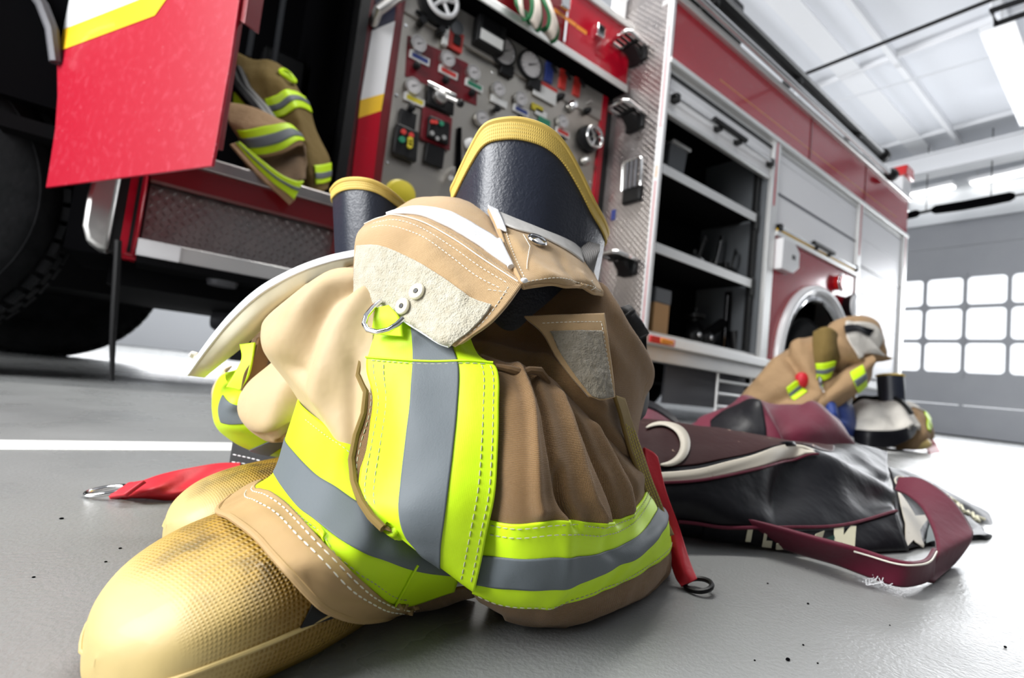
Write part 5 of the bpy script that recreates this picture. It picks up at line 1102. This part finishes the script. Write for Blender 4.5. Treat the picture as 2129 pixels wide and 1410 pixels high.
go = gs_.build('bag_top', M_whitecloth, GB, nu=50, nv=36, v=(0, .76), th=.008, grain=.01, gs=7); gs_.build('black_base', M_blackvinyl, GB, nu=50, nv=14, v=(.74, 1), off=.006, th=.008, grain=.01, gs=7)
MB().tube([gs_.pt(u, .16 + .30 * max(0, u - .45) * 2.2, .014) for u in np.linspace(.05, .75, 24)], .014, 8).build('bag_zip', M_black, go)
FB2 = root('rubber_fire_boot', 'single black boot shaft standing upright at the far right of the gear heap', 'boot', tuple(onZ(1855, 915)))
bA, bB_ = at(1851, 782, 3.25), at(1856, 862, 3.2)
MB().lathe(bA, bB_ - bA, [(0, .068), (.0, .074), (.10, .074), (np.linalg.norm(bB_ - bA), .07)], 32).build('shaft', M_rubber, FB2); MB().ring(bA, bB_ - bA, .073, .007, 32, 8).build('rim_binding', M_rim, FB2)
fd = onZ(1870, 912); MB().blob(np.array([bB_[0] + .03, bB_[1] - .05, .06]), (.085, .15, .058)).build('boot_foot', M_bootyellow, FB2)
MB().tube([bB_, (bB_[0], bB_[1], .05)], [.072, .06], 20).build('boot_leg', M_rubber, FB2)
TR2 = root('turnout_trousers', 'tan trousers bunched round the distant boot at the right end of the heap', 'trousers', tuple(onZ(1925, 940)))
s2 = Surf([[(1870, 845, 3.6), (1890, 838, 3.5), (1912, 850, 3.5), (1930, 870, 3.6)], [(1880, 865, 3.4), (1900, 850, 3.3), (1925, 862, 3.3), (1940, 885, 3.4)], [(1882, 890, 3.2), (1905, 880, 3.12), (1930, 885, 3.15), (1942, 905, 3.25)], [(1870, 915, 3.1), (1900, 910, 3.02), (1925, 910, 3.05), (1938, 915, 3.2)], [(1860, 935, 3.1), (1895, 935, 3.04), (1918, 930, 3.08), (1932, 922, 3.2)]])
to = s2.build('trouser_leg', M_jacket, TR2, nu=30, nv=36, th=.008, grain=.016, gs=8); s2.build('lime_tape', M_lime, to, nu=10, nv=24, u=(.62, .80), v=(.15, .6), off=.008, th=.004, grain=.016, gs=8)
s2.build('pale_waist', M_whitecloth, to, nu=24, nv=10, u=(0, .6), v=(0, .22), off=.010, th=.006, grain=.016, gs=8)
s3 = Surf([[at(1922, 898, 3.2), at(1932, 902, 3.2)], [onZ(1928, 930, .03), onZ(1948, 925, .03)], [onZ(1932, 944), onZ(1957, 942)]], world=True); s3.build('red_strap', M_redstrap, TR2, nu=8, nv=12, th=.006)

# ------------------------------------------------------------------ equipment in the open bay
def onF(px, py, Y): return onY(px, py, Y)
c = onF(1386, 302, 2.42); z = 1.766
t = root('storage_bin', 'grey plastic bin at the left end of the top shelf', 'bin', (c[0], 2.45, z))
MB().prism([(c[0] - .10, 2.32, z), (c[0] + .09, 2.32, z), (c[0] + .11, 2.30, z + .30), (c[0] - .10, 2.30, z + .30)], (0, .26, 0)).build('bin_body', M_intgrey, t, .006); MB().box(c[0] - .10, c[0] + .125, 2.28, 2.58, z + .29, z + .315).build('bin_rim', M_alulight, t, .004)
c = onF(1513, 392, 2.45); t = root('tool_case', 'low dark tool case at the right of the top shelf', 'case', (c[0], 2.5, z)); MB().box(c[0] - .16, c[0] + .16, 2.36, 2.62, z, z + .14).build('case_body', M_black, t, .02); MB().tube([(c[0] - .06, 2.352, z + .09), (c[0] - .05, 2.335, z + .115), (c[0] + .05, 2.335, z + .115), (c[0] + .06, 2.352, z + .09)], .009, 8).build('case_handle', M_under, t)
z = 1.20
def nozzle(px, yy, label, rot, big=1.0):
    c = onF(px, 520, yy); t = root('hose_nozzle', label, 'nozzle', (c[0], yy, z), 'nozzles on the middle shelf'); b = np.array([c[0], yy, z + .07 * big]); d = np.array([math.cos(rot), math.sin(rot), .12])
    MB().lathe(b - d * .12, d, [(0, .035), (.03, .062 * big), (.08, .062 * big), (.09, .04), (.16, .045), (.20, .07 * big), (.25, .07 * big), (.25, .0005)], 24).build('nozzle_body', M_black, t)
    MB().ring(b + d * .135, d, .068 * big, .010, 28, 8).build('nozzle_bumper', M_chrome, t); MB().tube([b + np.array([0, -.04, .03]), b + np.array([0, -.07, .16 * big]), b + np.array([.03, -.06, .22 * big]), b + np.array([.08, -.04, .20 * big])], .012, 8).build('bale_handle', M_chrome if big > 1 else M_black, t)
    MB().tube([b + np.array([-.02, -.02, -.05]), b + np.array([-.03, -.02, .1])], .022, 10).build('pistol_grip', M_black, t)
nozzle(1445, 2.40, 'black hose nozzle at the left of the group on the middle shelf', .5); nozzle(1480, 2.52, 'larger nozzle with a chrome handle in the middle of the middle shelf', 2.4, 1.45); nozzle(1512, 2.40, 'black hose nozzle in front of the larger chrome-handled one', 1.0); nozzle(1540, 2.50, 'black hose nozzle nearest the shelf bracket on the middle shelf', 2.9, 1.15)
c = onF(1500, 500, 2.62); t = root('coiled_hose', 'dark coiled hose lying behind the nozzles on the middle shelf', 'hose', (c[0], 2.6, z))
for k in range(3): MB().ring((c[0] + .01 * k, 2.62, z + .035 + .05 * k), (0, 0, 1), .13, .026, 36, 10).build('coil', M_black, t)
z = .60
c = onF(1363, 640, 2.36); t = root('cardboard_box', 'brown carton with a dark grey lid at the left of the bay floor', 'box', (c[0], 2.42, z)); MB().box(c[0] - .09, c[0] + .085, 2.30, 2.55, z, z + .245).build('carton', M_card, t, .004); MB().box(c[0] - .095, c[0] + .092, 2.295, 2.555, z + .245, z + .355).build('lid', M_intgrey, t, .008)
c = onF(1455, 650, 2.42); t = root('hose_valve', 'dark double hose valve with two shiny caps on the bay floor', 'valve', (c[0], 2.45, z))
for k in (-1, 1): MB().blob((c[0] + .085 * k, 2.40, z + .075), (.075, .07, .074), 24, 14).build('valve_cap', M_black, t); MB().blob((c[0] + .085 * k - .02, 2.338, z + .09), (.02, .012, .02)).build('cap_highlight', M_chrome, t)  # small chrome blobs stand in for the glint on each cap
MB().tube([(c[0] - .085, 2.44, z + .10), (c[0], 2.46, z + .20), (c[0] + .085, 2.44, z + .10)], .05, 14).build('valve_body', M_under, t); MB().lathe((c[0], 2.46, z + .19), (0, 0, 1), [(0, .04), (.05, .035), (.06, .08), (.085, .08), (.09, .02), (.16, .015)], 20).build('valve_wheel', M_black, t); MB().tube([(c[0] + .09, 2.42, z + .10), (c[0] + .26, 2.40, z + .22), (c[0] + .31, 2.40, z + .25)], .045, 12).build('valve_arm', M_under, t)
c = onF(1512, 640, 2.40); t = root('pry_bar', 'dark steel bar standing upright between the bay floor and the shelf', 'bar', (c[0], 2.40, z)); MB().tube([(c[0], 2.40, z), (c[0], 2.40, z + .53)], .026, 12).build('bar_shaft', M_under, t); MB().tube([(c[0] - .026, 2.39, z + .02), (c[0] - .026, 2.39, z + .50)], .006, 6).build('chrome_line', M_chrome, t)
c = onF(1540, 690, 2.36); t = root('rubber_work_boot', 'low black boot at the right end of the bay floor', 'boot', (c[0], 2.38, z)); MB().blob((c[0] + .04, 2.34, z + .045), (.13, .055, .045)).build('boot_foot', M_black, t); MB().tube([(c[0] - .05, 2.36, z + .04), (c[0] - .06, 2.38, z + .20)], [.055, .06], 16).build('boot_shaft', M_black, t); MB().box(c[0] - .11, c[0] + .17, 2.285, 2.395, z, z + .012).build('boot_sole', M_blackm, t, .004)
c = onF(1556, 620, 2.38); t = root('work_lamp', 'black and clear work lamp hanging by a cord from the middle shelf bracket', 'lamp', (c[0], 2.36, .9)); MB().tube([(c[0], 2.3, 1.15), (c[0] - .005, 2.33, 1.02), (c[0], 2.36, .93)], .007, 8).build('cord', M_black, t); MB().lathe((c[0], 2.36, .94), (0, 0, -1), [(0, .015), (.03, .04), (.07, .04), (.10, .022)], 16).build('lamp_socket', M_black, t); MB().lathe((c[0], 2.36, .84), (0, 0, -1), [(0, .022), (.04, .03), (.12, .03), (.15, .012)], 16).build('lamp_tube', M_lwhite, t)

# ------------------------------------------------------------------ coats in the cab doorway and the hose over the tray
def gY(rows): return [[onY(x, y, Y) for x, y, Y in r] for r in rows]
CA = root('turnout_coat', 'olive brown fire coat hanging in the cab doorway with a lime emblem on its sleeve', 'coat', tuple(onY(600, 390, 2.35)))
ca = Surf(gY([
    [(488, 105, 2.62), (525, 122, 2.58), (558, 124, 2.56), (588, 140, 2.6), (608, 165, 2.66)],
    [(486, 160, 2.56), (522, 160, 2.50), (560, 155, 2.46), (602, 165, 2.50), (622, 190, 2.58)],
    [(486, 205, 2.52), (530, 204, 2.46), (572, 205, 2.42), (612, 192, 2.44), (632, 205, 2.52)],
    [(488, 235, 2.50), (540, 238, 2.44), (588, 238, 2.40), (622, 222, 2.42), (645, 232, 2.50)],
    [(495, 285, 2.48), (555, 285, 2.42), (605, 285, 2.38), (640, 285, 2.40), (668, 292, 2.48)],
    [(505, 335, 2.46), (575, 335, 2.40), (628, 338, 2.37), (660, 336, 2.38), (686, 332, 2.46)],
    [(515, 365, 2.45), (585, 368, 2.40), (635, 372, 2.36), (664, 374, 2.37), (687, 368, 2.45)],
    [(525, 395, 2.44), (595, 398, 2.40), (638, 402, 2.36), (664, 400, 2.37), (682, 392, 2.44)]]), world=True, disp=ridges([(.35, .2, .45, .9, .04, -.02), (.6, .2, .66, .6, .04, .02)], .5, .8))
ca_o = ca.build('coat_cloth', M_oldjacket, CA, nu=44, nv=60, th=.01, grain=.012, gs=7)
t_ = ca.build('lime_tape', M_lime, ca_o, nu=30, nv=14, u=(.36, 1), v=(.275, .44), off=.006, th=.004, grain=.012, gs=7); ca.build('silver_stripe', M_silver, t_, nu=30, nv=6, u=(.36, 1), v=(.335, .385), off=.009, th=.003, grain=.012, gs=7)
t_ = ca.build('lime_tape', M_lime, ca_o, nu=16, nv=14, u=(.66, 1), v=(.74, .90), off=.006, th=.004, grain=.012, gs=7); ca.build('silver_stripe', M_silver, t_, nu=16, nv=6, u=(.66, 1), v=(.80, .85), off=.009, th=.003, grain=.012, gs=7)
t_ = ca.build('lime_tape', M_lime, ca_o, nu=12, nv=14, u=(.0, .16), v=(.24, .40), off=.006, th=.004, grain=.012, gs=7)
mb = MB(); mb.tube([ca.pt(.72 + .10 * math.cos(t), .135 + .05 * math.sin(t), .012) for t in np.linspace(0, 2 * PI, 26, endpoint=False)], .009, 8, closed=True); mb.tube([ca.pt(.62 + .2 * k, .135, .012) for k in (0, .5, 1)], .007, 8); mb.build('sleeve_emblem', M_lime, ca_o)
mb = MB(); mb.tube([ca.pt(u, v_, .02) for u, v_ in ((.02, .12), (.10, .22), (.22, .34), (.30, .46), (.34, .55))], .03, 8); mb.tube([ca.pt(u, v_, .02) for u, v_ in ((.10, .12), (.20, .25), (.33, .40), (.38, .5))], .022, 8); mb.build('harness_strap', M_black, ca_o)
CB = root('turnout_coat', 'tan fire coat sleeve draped over the cab doorsill, with lime and silver tape', 'coat', tuple(onY(590, 400, 2.2)))
cb = Surf(gY([
    [(465, 212, 2.36), (520, 222, 2.34), (562, 238, 2.32), (600, 256, 2.34), (622, 275, 2.38)],
    [(472, 245, 2.30), (515, 250, 2.26), (560, 256, 2.25), (600, 262, 2.27), (625, 285, 2.32)],
    [(482, 268, 2.28), (512, 272, 2.22), (560, 262, 2.20), (596, 258, 2.22), (620, 275, 2.28)],
    [(505, 300, 2.27), (530, 316, 2.20), (578, 308, 2.18), (612, 290, 2.20), (630, 290, 2.26)],
    [(512, 316, 2.28), (540, 328, 2.22), (584, 320, 2.20), (618, 304, 2.22), (634, 302, 2.28)]]), world=True)
cb_o = cb.build('sleeve', M_jacket, CB, nu=40, nv=40, th=.012, grain=.006, gs=9)
t_ = cb.build('lime_tape', M_lime, cb_o, nu=36, nv=14, u=(.10, 1), v=(.5, .80), off=.006, th=.004, grain=.006, gs=9); cb.build('silver_stripe', M_silver, t_, nu=36, nv=6, u=(.10, 1), v=(.60, .70), off=.009, th=.003, grain=.006, gs=9)
cd = Surf(gY([[(540, 322, 2.24), (585, 302, 2.22), (622, 285, 2.24), (636, 305, 2.28)], [(555, 345, 2.22), (592, 325, 2.28), (622, 318, 2.28), (638, 335, 2.24)], [(575, 375, 2.16), (600, 355, 2.20), (622, 348, 2.20), (636, 355, 2.20)], [(598, 392, 2.12), (612, 380, 2.14), (626, 372, 2.14), (636, 370, 2.16)]]), world=True)
cd.build('sleeve_opening', M_dkbrown, CB, nu=24, nv=24, th=.01)
S_, o_ = strip(gY([[(478, 300, 2.20), (510, 335, 2.14), (548, 375, 2.10), (585, 408, 2.08), (602, 425, 2.075)]])[0], gY([[(492, 296, 2.20), (532, 336, 2.14), (572, 372, 2.10), (602, 398, 2.08), (614, 414, 2.075)]])[0], M_jacket, 'coat_hem', CB, nu=10, nv=40, th=.01, world=True)
S_, o_ = strip(gY([[(490, 297, 2.195), (524, 338, 2.135), (564, 377, 2.095), (598, 402, 2.075), (612, 414, 2.07)]])[0], gY([[(498, 294, 2.195), (536, 326, 2.135), (580, 360, 2.095), (612, 375, 2.08), (632, 376, 2.08)]])[0], M_lime, 'hem_tape', CB, nu=12, nv=40, th=.006, world=True)
S_.build('silver_stripe', M_silver, o_, nu=6, nv=40, u=(.42, .60), off=.003, th=.003)
FH = root('fire_hose', 'green and white striped hose drooping in folds over the tray above the gauges', 'hose', tuple(onY(1120, 40, 2.4)))
def hosefold(pts, w_, Y):
    P = [onY(x, y, Y + dy) for x, y, dy in pts]; P = np.array(P); S = Surf([[p + np.array([-w_, 0, w_ * .45]), p + np.array([0, -.014, 0]), p + np.array([w_, 0, -w_ * .45])] for p in P], world=True)
    o = S.build('hose_fold', M_hosegreen, FH, nu=14, nv=40, th=.02); S.build('white_stripe', M_skinned, o, nu=10, nv=40, u=(.22, .78), off=.003, th=.004)
hosefold([(1078, -40, .10), (1080, 5, .0), (1084, 30, -.01), (1090, 42, .02), (1094, 36, .08)], .035, 2.42)
hosefold([(1100, -60, .10), (1114, -5, -.01), (1116, 30, -.03), (1108, 52, .0), (1100, 50, .08)], .05, 2.40)
hosefold([(1122, -40, .08), (1140, 10, -.03), (1151, 45, -.05), (1146, 70, -.02), (1134, 78, .06)], .05, 2.40)
# crumbs of grit on the floor in front
random.seed(5)
gr = MB()
for px, py, s in ((1638, 1371, .0022), (1670, 1341, .0012), (1569, 1373, .0010), (1850, 1300, .0010), (1680, 1255, .0016), (1596, 1213, .0014), (1700, 1379, .001), (2090, 1345, .0018), (128, 1078, .002), (220, 1168, .0012), (250, 1140, .0014), (70, 1200, .0012)):
    s *= .62; gr.blob(onZ(px, py, s * .6), (s * 1.5, s, s * .7), 8, 6)
o = gr.build('floor_grit', M_blackm); tag(o, 'dark crumbs of grit scattered on the bare floor', 'grit'); o['kind'] = 'stuff'
